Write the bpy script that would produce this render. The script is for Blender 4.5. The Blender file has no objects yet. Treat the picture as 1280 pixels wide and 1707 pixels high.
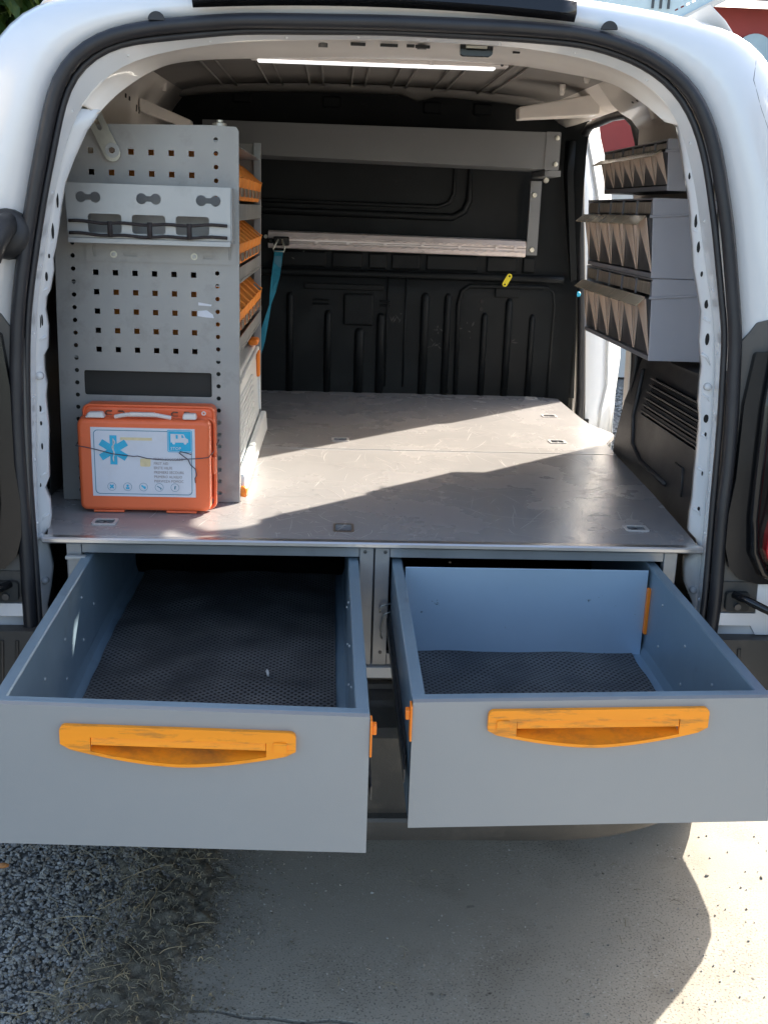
import bpy, bmesh, math, random
from mathutils import Vector, Matrix
R = math.radians
PI = math.pi
random.seed(4)
scn = bpy.context.scene
COL = scn.collection

# ------------------------------------------------------------------ camera
cam = bpy.data.cameras.new("camera")
cam.sensor_fit = 'VERTICAL'
cam.sensor_height = 36.0
cam.lens = 36.0 * 1750.0 / 1707.0
cam.clip_start = 0.05
cam.clip_end = 400
co = bpy.data.objects.new("camera", cam)
COL.objects.link(co)
xr = Vector((0.99853389, -0.04387644, 0.03170062))
yd = Vector((0.01831477, -0.27724425, -0.9606249))
zf = Vector((0.05093761, 0.95979711, -0.27603419))
m3 = Matrix((xr, -yd, -zf)).transposed()
co.matrix_world = Matrix.Translation((0, -1.85, 1.47)) @ m3.to_4x4()
scn.camera = co

# ------------------------------------------------------------------ sky and sun
SUN_EL, SUN_AZ = 29.8, 45.0
world = bpy.data.worlds.new("World")
scn.world = world
world.use_nodes = True
wn = world.node_tree.nodes
sky = wn.new('ShaderNodeTexSky')
sky.sky_type = 'NISHITA'
sky.sun_disc = False
sky.sun_elevation = R(SUN_EL)
sky.sun_rotation = R(SUN_AZ)
sky.dust_density = 3.0
sky.ozone_density = 0.4
world.node_tree.links.new(sky.outputs[0], wn['Background'].inputs[0])
wn['Background'].inputs[1].default_value = 0.145
sl = bpy.data.lights.new("sun", 'SUN')
sl.energy = 5.0
sl.angle = R(0.5)
sl.color = (1.0, 0.92, 0.80)
so = bpy.data.objects.new("sun", sl)
COL.objects.link(so)
sd = Vector((math.sin(R(SUN_AZ)) * math.cos(R(SUN_EL)), math.cos(R(SUN_AZ)) * math.cos(R(SUN_EL)), math.sin(R(SUN_EL))))
so.rotation_euler = sd.to_track_quat('Z', 'Y').to_euler()
so.location = (6, 6, 8)
vs = scn.view_settings
vs.view_transform = 'Standard'
vs.look = 'None'
vs.gamma = 1
vs.use_curve_mapping = False
vs.exposure = 1.75
scn.cycles.max_bounces = 10
scn.cycles.diffuse_bounces = 5
scn.cycles.glossy_bounces = 5

# ------------------------------------------------------------------ materials
def mat(name, col, rough=0.5, metal=0.0, var=0.0, vs=6.0, col2=None, lo=0.45, hi=0.6, ms=9.0,
        bump=0.0, bs=300.0, spec=0.5, coat=0.0, emit=0.0, rvar=0.0, stretch=None, scratch=0.0, scol=None,
        trans=0.0, alpha=1.0, detail=4, sss=0):
    m = bpy.data.materials.new(name)
    m.use_nodes = True
    nt = m.node_tree
    N, L = nt.nodes, nt.links
    b = N['Principled BSDF']
    b.inputs['Roughness'].default_value = rough
    b.inputs['Metallic'].default_value = metal
    b.inputs['Specular IOR Level'].default_value = spec
    b.inputs['Coat Weight'].default_value = coat
    b.inputs['Coat Roughness'].default_value = 0.08
    b.inputs['Transmission Weight'].default_value = trans
    b.inputs['Alpha'].default_value = alpha
    if emit:
        b.inputs['Emission Color'].default_value = (1, 1, 1, 1)
        b.inputs['Emission Strength'].default_value = emit
    tc = N.new('ShaderNodeTexCoord')
    mp = N.new('ShaderNodeMapping')
    L.new(tc.outputs['Object'], mp.inputs[0])
    if stretch:
        mp.inputs['Scale'].default_value = stretch
    src = None
    c = (*col, 1)
    def noise(scale, det=detail, rg=0.6, vec=mp):
        n = N.new('ShaderNodeTexNoise')
        n.inputs['Scale'].default_value = scale
        n.inputs['Detail'].default_value = det
        n.inputs['Roughness'].default_value = rg
        L.new(vec.outputs[0], n.inputs['Vector'])
        return n
    def ramp(s, a, bb, ca=0.0, cb=1.0):
        r = N.new('ShaderNodeMapRange')
        r.inputs['From Min'].default_value = a
        r.inputs['From Max'].default_value = bb
        r.inputs['To Min'].default_value = ca
        r.inputs['To Max'].default_value = cb
        L.new(s, r.inputs['Value'])
        return r.outputs[0]
    def mix(fac, ca, cb, bt='MIX'):
        x = N.new('ShaderNodeMix')
        x.data_type = 'RGBA'
        x.blend_type = bt
        for i, v in ((0, fac), (6, ca), (7, cb)):
            if isinstance(v, (int, float)):
                x.inputs[i].default_value = v
            elif isinstance(v, tuple):
                x.inputs[i].default_value = v
            else:
                L.new(v, x.inputs[i])
        return x.outputs[2]
    cur = c
    if var:
        n = noise(vs)
        f = ramp(n.outputs['Fac'], 0.3, 0.7)
        dark = tuple(max(0, v * (1 - var)) for v in col) + (1,)
        lite = tuple(min(1, v * (1 + var)) for v in col) + (1,)
        cur = mix(f, dark, lite)
    if col2:
        n2 = noise(ms, 8, 0.65)
        cur = mix(ramp(n2.outputs['Fac'], lo, hi), cur, (*col2, 1))
    if scratch:
        v = N.new('ShaderNodeTexNoise')
        v.inputs['Scale'].default_value = 3.0
        v.inputs['Detail'].default_value = 9
        v.inputs['Roughness'].default_value = 0.8
        mp2 = N.new('ShaderNodeMapping')
        mp2.inputs['Scale'].default_value = (46, 2.5, 9)
        mp2.inputs['Rotation'].default_value = (0.1, 0.2, 0.6)
        L.new(tc.outputs['Object'], mp2.inputs[0])
        L.new(mp2.outputs[0], v.inputs['Vector'])
        v2 = N.new('ShaderNodeTexNoise')
        v2.inputs['Scale'].default_value = 3.0
        v2.inputs['Detail'].default_value = 9
        v2.inputs['Roughness'].default_value = 0.8
        mp3 = N.new('ShaderNodeMapping')
        mp3.inputs['Scale'].default_value = (3, 52, 7)
        mp3.inputs['Rotation'].default_value = (0, 0.1, -0.3)
        L.new(tc.outputs['Object'], mp3.inputs[0])
        L.new(mp3.outputs[0], v2.inputs['Vector'])
        mx = N.new('ShaderNodeMath')
        mx.operation = 'MAXIMUM'
        L.new(v.outputs['Fac'], mx.inputs[0])
        L.new(v2.outputs['Fac'], mx.inputs[1])
        f = ramp(mx.outputs[0], 0.61, 0.72, 0, scratch)
        cur = mix(f, cur, (*(scol or (0.5, 0.48, 0.45)), 1))
    if isinstance(cur, tuple):
        b.inputs['Base Color'].default_value = cur
    else:
        L.new(cur, b.inputs['Base Color'])
    if rvar:
        n3 = noise(vs * 1.7, 6)
        r = ramp(n3.outputs['Fac'], 0.3, 0.7, max(0.02, rough - rvar), min(1, rough + rvar))
        L.new(r, b.inputs['Roughness'])
    if bump:
        n4 = noise(bs, 3)
        bp = N.new('ShaderNodeBump')
        bp.inputs['Strength'].default_value = bump
        bp.inputs['Distance'].default_value = 0.002
        L.new(n4.outputs['Fac'], bp.inputs['Height'])
        L.new(bp.outputs[0], b.inputs['Normal'])
    return m

M = {}
M['white'] = mat('white_paint', (0.72, 0.73, 0.735), 0.25, 0, 0.0, 3, coat=0.7)
M['white_in'] = mat('bounce_tinted_inner_paint', (0.86, 0.80, 0.73), 0.4, 0, 0.05, 7, coat=0.25, col2=(0.6, 0.55, 0.48), lo=0.6, hi=0.8, bump=0.04, bs=60)  # white paint, lightened and warmed to carry bounce light in its colour
M['roof_in'] = mat('roof_inner_sheet', (0.24, 0.225, 0.21), 0.5, 0, 0.12, 5, bump=0.05, bs=60)
M['seal'] = mat('rubber_seal', (0.018, 0.018, 0.021), 0.45, 0, 0.2, 12, rvar=0.1, bump=0.1, bs=300)
M['rubber'] = mat('black_rubber', (0.02, 0.02, 0.021), 0.55, 0, 0.2, 12, bump=0.1, bs=300)
M['abs'] = mat('black_moulded_plastic', (0.006, 0.0075, 0.0085), 0.5, 0, 0.25, 5, scratch=0.15, scol=(0.07, 0.065, 0.06), bump=0.2, bs=420, rvar=0.1, spec=0.22)
M['trim'] = mat('black_grained_trim', (0.022, 0.022, 0.024), 0.42, 0, 0.2, 5, scratch=0.15, scol=(0.11, 0.11, 0.11), bump=0.35, bs=500, rvar=0.08)
M['bumper'] = mat('bumper_plastic', (0.045, 0.043, 0.04), 0.45, 0, 0.15, 6, col2=(0.10, 0.09, 0.08), lo=0.5, hi=0.8, bump=0.2, bs=500)
M['taupe'] = mat('grey_inner_plastic', (0.10, 0.095, 0.088), 0.5, 0, 0.1, 6, bump=0.1, bs=300)
M['gloss_black'] = mat('gloss_black_plastic', (0.008, 0.008, 0.009), 0.18, 0, rvar=0.05, vs=5)
M['steel'] = mat('grey_coated_steel', (0.30, 0.315, 0.33), 0.38, 0.45, 0.07, 6, col2=(0.2, 0.2, 0.2), lo=0.6, hi=0.85, ms=14, scratch=0.25, scol=(0.5, 0.5, 0.5), bump=0.03, bs=400, rvar=0.07)
M['steel_peg'] = mat('grey_coated_panel_steel', (0.335, 0.333, 0.325), 0.45, 0.25, 0.08, 5, col2=(0.20, 0.195, 0.185), lo=0.52, hi=0.8, ms=10, scratch=0.2, scol=(0.46, 0.45, 0.43), bump=0.03, bs=400, rvar=0.08)
M['steel_tray'] = mat('dull_grey_tray_steel', (0.15, 0.155, 0.158), 0.45, 0.2, 0.06, 6, scratch=0.2, scol=(0.3, 0.3, 0.3), bump=0.03, bs=400)
M['steel_light'] = mat('light_grey_steel', (0.42, 0.43, 0.43), 0.42, 0.35, 0.06, 6, col2=(0.3, 0.3, 0.3), lo=0.6, hi=0.9, bump=0.03, bs=400)
M['steel_dark'] = mat('dark_steel', (0.09, 0.092, 0.095), 0.35, 0.7, 0.15, 9, bump=0.03, bs=300)
M['front'] = mat('grey_drawer_front_paint', (0.285, 0.298, 0.303), 0.42, 0.15, 0.015, 3, col2=(0.27, 0.28, 0.285), lo=0.5, hi=0.8, ms=2, bump=0.12, bs=900)
M['drawer_in'] = mat('sky_tinted_drawer_steel', (0.22, 0.31, 0.385), 0.36, 0.4, 0.06, 5, col2=(0.14, 0.17, 0.2), lo=0.58, hi=0.85, bump=0.03, bs=300, rvar=0.07)  # grey steel with the sky's blue reflection mixed into its colour
M['divider'] = mat('sky_tinted_divider_steel', (0.44, 0.58, 0.72), 0.33, 0.4, 0.05, 4, col2=(0.04, 0.05, 0.07), lo=0.66, hi=0.68, ms=20, bump=0.02, bs=200)  # light grey sheet; blue sky reflection is put into the base colour
M['zinc'] = mat('zinc_plated_metal', (0.55, 0.54, 0.47), 0.35, 0.7, 0.12, 30, bump=0.04, bs=300)
M['alu'] = mat('worn_aluminium', (0.74, 0.66, 0.63), 0.36, 0.3, 0.12, 20, col2=(0.25, 0.22, 0.2), lo=0.60, hi=0.74, ms=34, stretch=(0.5, 1, 1.6), bump=0.05, bs=300)
M['alu_edge'] = mat('aluminium_edge_trim', (0.62, 0.6, 0.59), 0.28, 0.85, 0.06, 20, col2=(0.3, 0.27, 0.25), lo=0.6, hi=0.75, ms=20, stretch=(0.3, 1, 1))
M['orange'] = mat('orange_plastic', (0.85, 0.22, 0.015), 0.42, 0, 0.06, 9, bump=0.03, bs=300)
M['orange_bin'] = mat('orange_bin_plastic', (0.90, 0.30, 0.045), 0.4, 0, 0.1, 14, col2=(0.45, 0.10, 0.02), lo=0.62, hi=0.85)
M['handle'] = mat('dirty_orange_handle', (0.95, 0.31, 0.01), 0.4, 0, 0.05, 12, col2=(0.42, 0.17, 0.03), lo=0.52, hi=0.68, ms=46, stretch=(0.3, 1, 1.8), bump=0.03, bs=300)
M['handle_bowl'] = mat('dirty_orange_handle_recess', (0.90, 0.29, 0.015), 0.42, 0, 0.1, 12, col2=(0.40, 0.15, 0.03), lo=0.46, hi=0.70, ms=20, stretch=(0.7, 1, 1.6))
M['kit'] = mat('first_aid_orange', (0.84, 0.16, 0.055), 0.42, 0, 0.04, 8, col2=(0.62, 0.12, 0.05), lo=0.6, hi=0.9, bump=0.04, bs=200)
M['kit_white'] = mat('kit_clip_white', (0.72, 0.66, 0.62), 0.4)
M['label'] = mat('label_paper', (0.66, 0.68, 0.74), 0.35, 0, 0.03, 9, col2=(0.60, 0.58, 0.60), lo=0.5, hi=0.8, ms=14)
M['yellowing'] = mat('faded_label_patch', (0.72, 0.60, 0.36), 0.4, 0, 0.1, 60)
M['cyan'] = mat('label_cyan', (0.02, 0.42, 0.66), 0.35, 0, 0.08, 60)
M['cyan_dk'] = mat('label_line_blue', (0.06, 0.22, 0.32), 0.4)
M['ink'] = mat('label_ink', (0.30, 0.24, 0.24), 0.5)
M['board'] = mat('worn_film_faced_board', (0.318, 0.308, 0.305), 0.26, 0.0, 0.0, 2.5, col2=(0.332, 0.315, 0.308), lo=0.30, hi=0.75, ms=2.2, scratch=0.12, scol=(0.5, 0.48, 0.46), bump=0.06, bs=160, rvar=0.1, spec=0.7)
M['board_edge'] = mat('board_cut_edge', (0.12, 0.08, 0.055), 0.7)
M['bin_grey'] = mat('grey_bin_housing', (0.40, 0.40, 0.44), 0.4, 0, 0.05, 5, bump=0.06, bs=260, rvar=0.05)
M['bin_dark'] = mat('dark_bin_housing', (0.18, 0.175, 0.185), 0.4, 0, 0.1, 8)
M['smoke'] = mat('smoky_clear_plastic', (0.60, 0.47, 0.38), 0.25, 0, 0.12, 10, spec=0.6, coat=0.4, stretch=(1, 2.5, 1))
M['smoke_dk'] = mat('dark_bin_inside', (0.075, 0.07, 0.072), 0.3, 0, 0.3, 18, coat=0.3)
M['smoke_lid'] = mat('smoky_flap', (0.46, 0.38, 0.27), 0.22, 0, 0.1, 12, coat=0.6)
M['paper'] = mat('paper_insert', (0.26, 0.215, 0.17), 0.4, 0, 0.5, 30, stretch=(1, 4, 0.2), coat=0.4)
M['case'] = mat('pale_case_plastic', (0.72, 0.76, 0.78), 0.35, 0, 0.04, 9, coat=0.2)
M['strap'] = mat('turquoise_webbing', (0.01, 0.22, 0.33), 0.7, 0, 0.15, 60, bump=0.4, bs=500)
M['yellow'] = mat('yellow_plastic', (0.75, 0.62, 0.02), 0.4, 0, 0.05, 30)
M['elastic'] = mat('elastic_cord', (0.035, 0.028, 0.028), 0.8, 0, 0.2, 60, bump=0.4, bs=400)
M['led'] = mat('led_diffuser', (0.9, 0.92, 0.95), 0.3, emit=0.35)
M['red_lens'] = mat('red_lamp_lens', (0.35, 0.008, 0.012), 0.12, 0, coat=1.0)
M['black'] = mat('matt_black', (0.01, 0.01, 0.01), 0.7)
M['dark'] = mat('dark_inside', (0.022, 0.022, 0.02), 0.7, 0, 0.2, 5)
M['brown'] = mat('brown_lining_board', (0.20, 0.09, 0.045), 0.6, 0, 0.15, 12, bump=0.1, bs=120)
M['glass'] = mat('dark_glass', (0.03, 0.035, 0.04), 0.05, 0, coat=1)
M['tyre'] = mat('tyre_rubber', (0.018, 0.018, 0.018), 0.75, 0, 0.2, 20, bump=0.4, bs=200)
M['rim'] = mat('wheel_steel', (0.35, 0.35, 0.36), 0.4, 0.7)
M['cup_rim'] = mat('pale_metal_cup', (0.55, 0.53, 0.52), 0.4, 0.2)
M['wire'] = mat('thin_wire', (0.07, 0.06, 0.08), 0.5)
M['redwall'] = mat('red_render', (0.42, 0.075, 0.065), 0.85, 0, 0.08, 0.8, col2=(0.33, 0.07, 0.06), lo=0.5, hi=0.8, ms=1.2, bump=0.3, bs=30)
M['whitewall'] = mat('white_wall', (0.62, 0.60, 0.56), 0.8, 0, 0.06, 2, bump=0.2, bs=30)
M['roof'] = mat('grey_roof_tile', (0.2, 0.19, 0.19), 0.8, 0, 0.2, 8, bump=0.3, bs=30)
M['palepanel'] = mat('pale_blue_sheet', (0.50, 0.62, 0.66), 0.5, 0, 0.05, 8)
M['leaf'] = mat('green_leaf', (0.045, 0.10, 0.025), 0.45, 0, 0.5, 5, col2=(0.12, 0.17, 0.03), lo=0.5, hi=0.6, ms=9)
M['bark'] = mat('bark', (0.09, 0.065, 0.045), 0.9, 0, 0.3, 12, bump=0.5, bs=40)
M['stone'] = mat('gravel_stone', (0.29, 0.28, 0.26), 0.8, 0, 0.35, 45, col2=(0.40, 0.38, 0.34), lo=0.55, hi=0.66, ms=38, detail=1)
M['stone_dk'] = mat('dark_gravel_stone', (0.25, 0.23, 0.195), 0.85, 0, 0.5, 45, col2=(0.19, 0.15, 0.11), lo=0.52, hi=0.66, ms=30, detail=1)
M['straw'] = mat('dry_straw', (0.36, 0.28, 0.16), 0.8, 0, 0.3, 20)
M['straw_dk'] = mat('dead_grass', (0.20, 0.175, 0.12), 0.85, 0, 0.35, 20)
M['soil'] = mat('mossy_soil', (0.13, 0.115, 0.085), 0.95, 0, 0.4, 20, col2=(0.21, 0.185, 0.14), lo=0.5, hi=0.65, ms=60, bump=1.0, bs=180)
M['gravel_base'] = mat('fine_gravel_ground', (0.13, 0.125, 0.11), 0.9, 0, 0.4, 30, col2=(0.36, 0.35, 0.33), lo=0.5, hi=0.62, ms=90, bump=1.0, bs=120)

def concrete():
    m = mat('weathered_concrete', (0.315, 0.288, 0.240), 0.85, 0, 0.10, 2.2, col2=(0.235, 0.21, 0.17), lo=0.5, hi=0.75, ms=4, bump=0.35, bs=220)
    nt = m.node_tree
    N, L = nt.nodes, nt.links
    b = N['Principled BSDF']
    src = b.inputs['Base Color'].links[0].from_socket
    tc = [n for n in N if n.type == 'TEX_COORD'][0]
    def layer(src, scale, a, bb, colr, f=1.0, msc=3.0, ma=0.4, mb=0.6):
        n = N.new('ShaderNodeTexNoise')
        n.inputs['Scale'].default_value = scale
        n.inputs['Detail'].default_value = 2.5
        L.new(tc.outputs['Object'], n.inputs['Vector'])
        r = N.new('ShaderNodeMapRange')
        r.inputs[1].default_value = a
        r.inputs[2].default_value = bb
        r.inputs[4].default_value = f
        L.new(n.outputs['Fac'], r.inputs[0])
        k = N.new('ShaderNodeTexNoise')
        k.inputs['Scale'].default_value = msc
        L.new(tc.outputs['Object'], k.inputs['Vector'])
        r2 = N.new('ShaderNodeMapRange')
        r2.inputs[1].default_value = ma
        r2.inputs[2].default_value = mb
        L.new(k.outputs['Fac'], r2.inputs[0])
        mu = N.new('ShaderNodeMath')
        mu.operation = 'MULTIPLY'
        L.new(r.outputs[0], mu.inputs[0])
        L.new(r2.outputs[0], mu.inputs[1])
        x = N.new('ShaderNodeMix')
        x.data_type = 'RGBA'
        L.new(mu.outputs[0], x.inputs[0])
        L.new(src, x.inputs[6])
        x.inputs[7].default_value = (*colr, 1)
        return x.outputs[2]
    src = layer(src, 210, 0.56, 0.64, (0.07, 0.065, 0.055), 0.75, 2.0, 0.35, 0.62)
    src = layer(src, 130, 0.62, 0.66, (0.45, 0.43, 0.39), 0.6, 5.0)
    src = layer(src, 26, 0.70, 0.74, (0.05, 0.045, 0.04), 0.9, 4.0, 0.45, 0.6)
    L.new(src, b.inputs['Base Color'])
    return m
M['concrete'] = concrete()
M['board_leaf'] = mat('dead_leaf', (0.42, 0.17, 0.05), 0.7, 0, 0.2, 60)

def mat_rubber_mat():
    m = mat('anti_slip_mat', (0.02, 0.021, 0.022), 0.6, 0)
    nt = m.node_tree
    N, L = nt.nodes, nt.links
    b = N['Principled BSDF']
    tc = [n for n in N if n.type == 'TEX_COORD'][0]
    sp = N.new('ShaderNodeSeparateXYZ')
    L.new(tc.outputs['Object'], sp.inputs[0])
    def mth(op, a, bv):
        x = N.new('ShaderNodeMath')
        x.operation = op
        for i, v in enumerate((a, bv)):
            if v is None:
                continue
            if isinstance(v, (int, float)):
                x.inputs[i].default_value = v
            else:
                L.new(v, x.inputs[i])
        return x.outputs[0]
    k = 2 * PI / 0.0125
    sx = mth('SINE', mth('MULTIPLY', mth('ADD', sp.outputs[0], sp.outputs[1]), k), None)
    sy = mth('SINE', mth('MULTIPLY', mth('SUBTRACT', sp.outputs[0], sp.outputs[1]), k), None)
    h = mth('MAXIMUM', sx, sy)
    r = N.new('ShaderNodeMapRange')
    r.inputs[1].default_value = -0.1
    r.inputs[2].default_value = 0.5
    L.new(h, r.inputs[0])
    mx = N.new('ShaderNodeMix')
    mx.data_type = 'RGBA'
    L.new(r.outputs[0], mx.inputs[0])
    mx.inputs[6].default_value = (0.003, 0.003, 0.003, 1)
    n = N.new('ShaderNodeTexNoise')
    n.inputs['Scale'].default_value = 12
    n.inputs['Detail'].default_value = 6
    L.new(tc.outputs['Object'], n.inputs['Vector'])
    cr = N.new('ShaderNodeValToRGB')
    cr.color_ramp.elements[0].position = 0.35
    cr.color_ramp.elements[0].color = (0.055, 0.058, 0.062, 1)
    cr.color_ramp.elements[1].position = 0.8
    cr.color_ramp.elements[1].color = (0.15, 0.15, 0.15, 1)
    L.new(n.outputs['Fac'], cr.inputs[0])
    L.new(cr.outputs[0], mx.inputs[7])
    L.new(mx.outputs[2], b.inputs['Base Color'])
    bp = N.new('ShaderNodeBump')
    bp.inputs['Distance'].default_value = 0.002
    bp.inputs['Strength'].default_value = 0.9
    L.new(r.outputs[0], bp.inputs['Height'])
    L.new(bp.outputs[0], b.inputs['Normal'])
    return m
M['mat'] = mat_rubber_mat()

# ------------------------------------------------------------------ mesh helpers
ORG = {}

class MB:
    def __init__(s):
        s.v, s.f = [], []
    def add(s, vs, fs):
        o = len(s.v)
        s.v += [tuple(p) for p in vs]
        s.f += [tuple(i + o for i in f) for f in fs]
        return s
    def box(s, x0, x1, y0, y1, z0, z1):
        return s.add([(x0, y0, z0), (x1, y0, z0), (x1, y1, z0), (x0, y1, z0), (x0, y0, z1), (x1, y0, z1), (x1, y1, z1), (x0, y1, z1)],
                     [(0, 3, 2, 1), (4, 5, 6, 7), (0, 1, 5, 4), (1, 2, 6, 5), (2, 3, 7, 6), (3, 0, 4, 7)])
    def hexa(s, a, b):      # two quads of 4 points, joined
        return s.add(list(a) + list(b), [(0, 3, 2, 1), (4, 5, 6, 7), (0, 1, 5, 4), (1, 2, 6, 5), (2, 3, 7, 6), (3, 0, 4, 7)])
    def tube(s, pts, r, n=10, closed=False, rx=None, up=None):
        pts = [Vector(p) for p in pts]
        k = len(pts)
        rs = r if isinstance(r, (list, tuple)) else [r] * k
        vs = []
        pn = None
        for i, p in enumerate(pts):
            if closed:
                t = pts[(i + 1) % k] - pts[i - 1]
            else:
                t = pts[min(i + 1, k - 1)] - pts[max(i - 1, 0)]
            t.normalize()
            if up is not None:
                a = Vector(up) - t * t.dot(Vector(up))
            elif pn is None:
                a = Vector((0, 0, 1)) if abs(t.z) < 0.9 else Vector((0, 1, 0))
                a = a - t * t.dot(a)
            else:
                a = pn - t * t.dot(pn)
            a.normalize()
            pn = a
            bb = t.cross(a)
            for j in range(n):
                w = 2 * PI * j / n
                vs.append(p + a * math.cos(w) * rs[i] + bb * math.sin(w) * (rx if rx else rs[i]))
        fs = []
        for i in range(k if closed else k - 1):
            for j in range(n):
                i2 = (i + 1) % k
                fs.append((i * n + j, i2 * n + j, i2 * n + (j + 1) % n, i * n + (j + 1) % n))
        if not closed:
            fs.append(tuple(range(n)))
            fs.append(tuple((k - 1) * n + j for j in reversed(range(n))))
        return s.add(vs, fs)
    def cyl(s, a, b, r0, r1=None, n=16):
        return s.tube([a, b], [r0, r0 if r1 is None else r1], n)
    def loft(s, rings, closed=False):
        n = len(rings[0])
        vs = [p for r in rings for p in r]
        fs = []
        for i in range(len(rings) - 1):
            for j in range(n if closed else n - 1):
                j2 = (j + 1) % n
                fs.append((i * n + j, i * n + j2, (i + 1) * n + j2, (i + 1) * n + j))
        return s.add(vs, fs)
    def warp(s, fn):
        s.v = [tuple(fn(Vector(p))) for p in s.v]
        return s
    def merge(s, o):
        return s.add(o.v, o.f)

def finish(o, bevel=0, seg=2, smooth=False, auto=False, solid=0):
    if solid:
        md = o.modifiers.new('solid', 'SOLIDIFY')
        md.thickness = solid
        md.offset = 0
    if bevel:
        md = o.modifiers.new('bevel', 'BEVEL')
        md.width = bevel
        md.segments = seg
        md.limit_method = 'ANGLE'
        md.angle_limit = R(35)
        md.harden_normals = False
    if smooth:
        for p in o.data.polygons:
            p.use_smooth = True
        if auto:
            try:
                o.data.set_sharp_from_angle(angle=R(38))
            except Exception:
                pass

def islands(mb):
    par = list(range(len(mb.v)))
    def find(i):
        while par[i] != i:
            par[i] = par[par[i]]
            i = par[i]
        return i
    for f in mb.f:
        for i in f[1:]:
            par[find(i)] = find(f[0])
    grp = {}
    for f in mb.f:
        grp.setdefault(find(f[0]), []).append(f)
    out = []
    for k, fl in grp.items():
        idx = {}
        o = MB()
        for f in fl:
            for i in f:
                if i not in idx:
                    idx[i] = len(o.v)
                    o.v.append(mb.v[i])
        o.f = [tuple(idx[i] for i in f) for f in fl]
        out.append(o)
    return out

def pieces(name, mb, m, parent=None, **kw):
    return [part(name, o, m, parent, **kw) for o in islands(mb)]

def root_org(p):
    while p is not None:
        if p.name in ORG and p.parent is None:
            return ORG[p.name]
        p = p.parent
    return Vector((0, 0, 0))

def part(name, mb, m, parent=None, bevel=0, seg=2, smooth=False, auto=True, solid=0, fix=True, label=None, kind=None):
    me = bpy.data.meshes.new(name)
    og = root_org(parent) if parent else Vector((0, 0, 0))
    me.from_pydata([(v[0] - og.x, v[1] - og.y, v[2] - og.z) for v in mb.v], [], mb.f)
    me.update()
    if fix:
        bm = bmesh.new()
        bm.from_mesh(me)
        bmesh.ops.recalc_face_normals(bm, faces=bm.faces)
        bm.to_mesh(me)
        bm.free()
    me.materials.append(M[m])
    o = bpy.data.objects.new(name, me)
    COL.objects.link(o)
    if parent:
        o.parent = parent
    finish(o, bevel, seg, smooth, auto, solid)
    if label:
        o['label'] = label
    if kind:
        o['kind'] = kind
    return o

def thing(name, label, cat, loc, group=None):
    o = bpy.data.objects.new(name, None)
    o.empty_display_size = 0.05
    COL.objects.link(o)
    o.location = loc
    o['label'] = label
    o['category'] = cat
    if group:
        o['group'] = group
    ORG[o.name] = Vector(loc)
    return o

def single(name, mb, m, label, cat, group=None, **kw):
    xs = [v[0] for v in mb.v]
    ys = [v[1] for v in mb.v]
    zs = [v[2] for v in mb.v]
    base = Vector(((min(xs) + max(xs)) / 2, (min(ys) + max(ys)) / 2, min(zs)))
    mb.v = [(a - base.x, b - base.y, c - base.z) for a, b, c in mb.v]
    o = part(name, mb, m, None, **kw)
    o.location = base
    o['label'] = label
    o['category'] = cat
    if group:
        o['group'] = group
    return o

def structure(name, mb, m, **kw):
    o = part(name, mb, m, None, **kw)
    o['kind'] = 'structure'
    return o

# flat plates with real holes: 2D curve fill
def plate(loops, th):
    cu = bpy.data.curves.new('plate', 'CURVE')
    cu.dimensions = '2D'
    cu.fill_mode = 'BOTH'
    cu.extrude = th / 2
    for lp in loops:
        sp = cu.splines.new('POLY')
        sp.points.add(len(lp) - 1)
        for i, (u, v) in enumerate(lp):
            sp.points[i].co = (u, v, 0, 1)
        sp.use_cyclic_u = True
    ob = bpy.data.objects.new('plate', cu)
    me = bpy.data.meshes.new_from_object(ob)
    mb = MB().add([tuple(v.co) for v in me.vertices], [tuple(p.vertices) for p in me.polygons])
    bpy.data.objects.remove(ob)
    bpy.data.curves.remove(cu)
    bpy.data.meshes.remove(me)
    return mb

def XZ(mb, y):          # plate seen from -Y
    return mb.warp(lambda p: (p.x, y - p.z, p.y))
def XY(mb, z):
    return mb.warp(lambda p: (p.x, p.y, z + p.z))
def YZ(mb, x):
    return mb.warp(lambda p: (x + p.z, p.x, p.y))

def rect(u0, v0, u1, v1):
    return [(u0, v0), (u1, v0), (u1, v1), (u0, v1)]
def rrect(u0, v0, u1, v1, r, n=5):
    out = []
    for cx, cy, a0 in ((u1 - r, v1 - r, 0), (u0 + r, v1 - r, 90), (u0 + r, v0 + r, 180), (u1 - r, v0 + r, 270)):
        for i in range(n + 1):
            a = R(a0 + 90 * i / n)
            out.append((cx + r * math.cos(a), cy + r * math.sin(a)))
    return out
def circ(u, v, r, n=14):
    return [(u + r * math.cos(2 * PI * i / n), v + r * math.sin(2 * PI * i / n)) for i in range(n)]
def slotp(u, v, L, w, ang=0, n=6):
    out = []
    for s, a0 in ((1, -90), (-1, 90)):
        for i in range(n + 1):
            a = R(a0 + 180 * i / n)
            out.append((s * (L / 2 - w / 2) + w / 2 * math.cos(a), w / 2 * math.sin(a)))
    c, s_ = math.cos(ang), math.sin(ang)
    return [(u + a * c - b * s_, v + a * s_ + b * c) for a, b in out]

_tx = {}
def text(s, size, th=0.0004):
    cu = bpy.data.curves.new('t', 'FONT')
    cu.body = s
    cu.size = size
    cu.extrude = th / 2
    cu.resolution_u = 2
    ob = bpy.data.objects.new('t', cu)
    me = bpy.data.meshes.new_from_object(ob)
    mb = MB().add([tuple(v.co) for v in me.vertices], [tuple(p.vertices) for p in me.polygons])
    bpy.data.objects.remove(ob)
    bpy.data.curves.remove(cu)
    bpy.data.meshes.remove(me)
    return mb

def shift(mb, dx, dy, dz=0):
    return mb.warp(lambda p: (p.x + dx, p.y + dy, p.z + dz))

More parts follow.
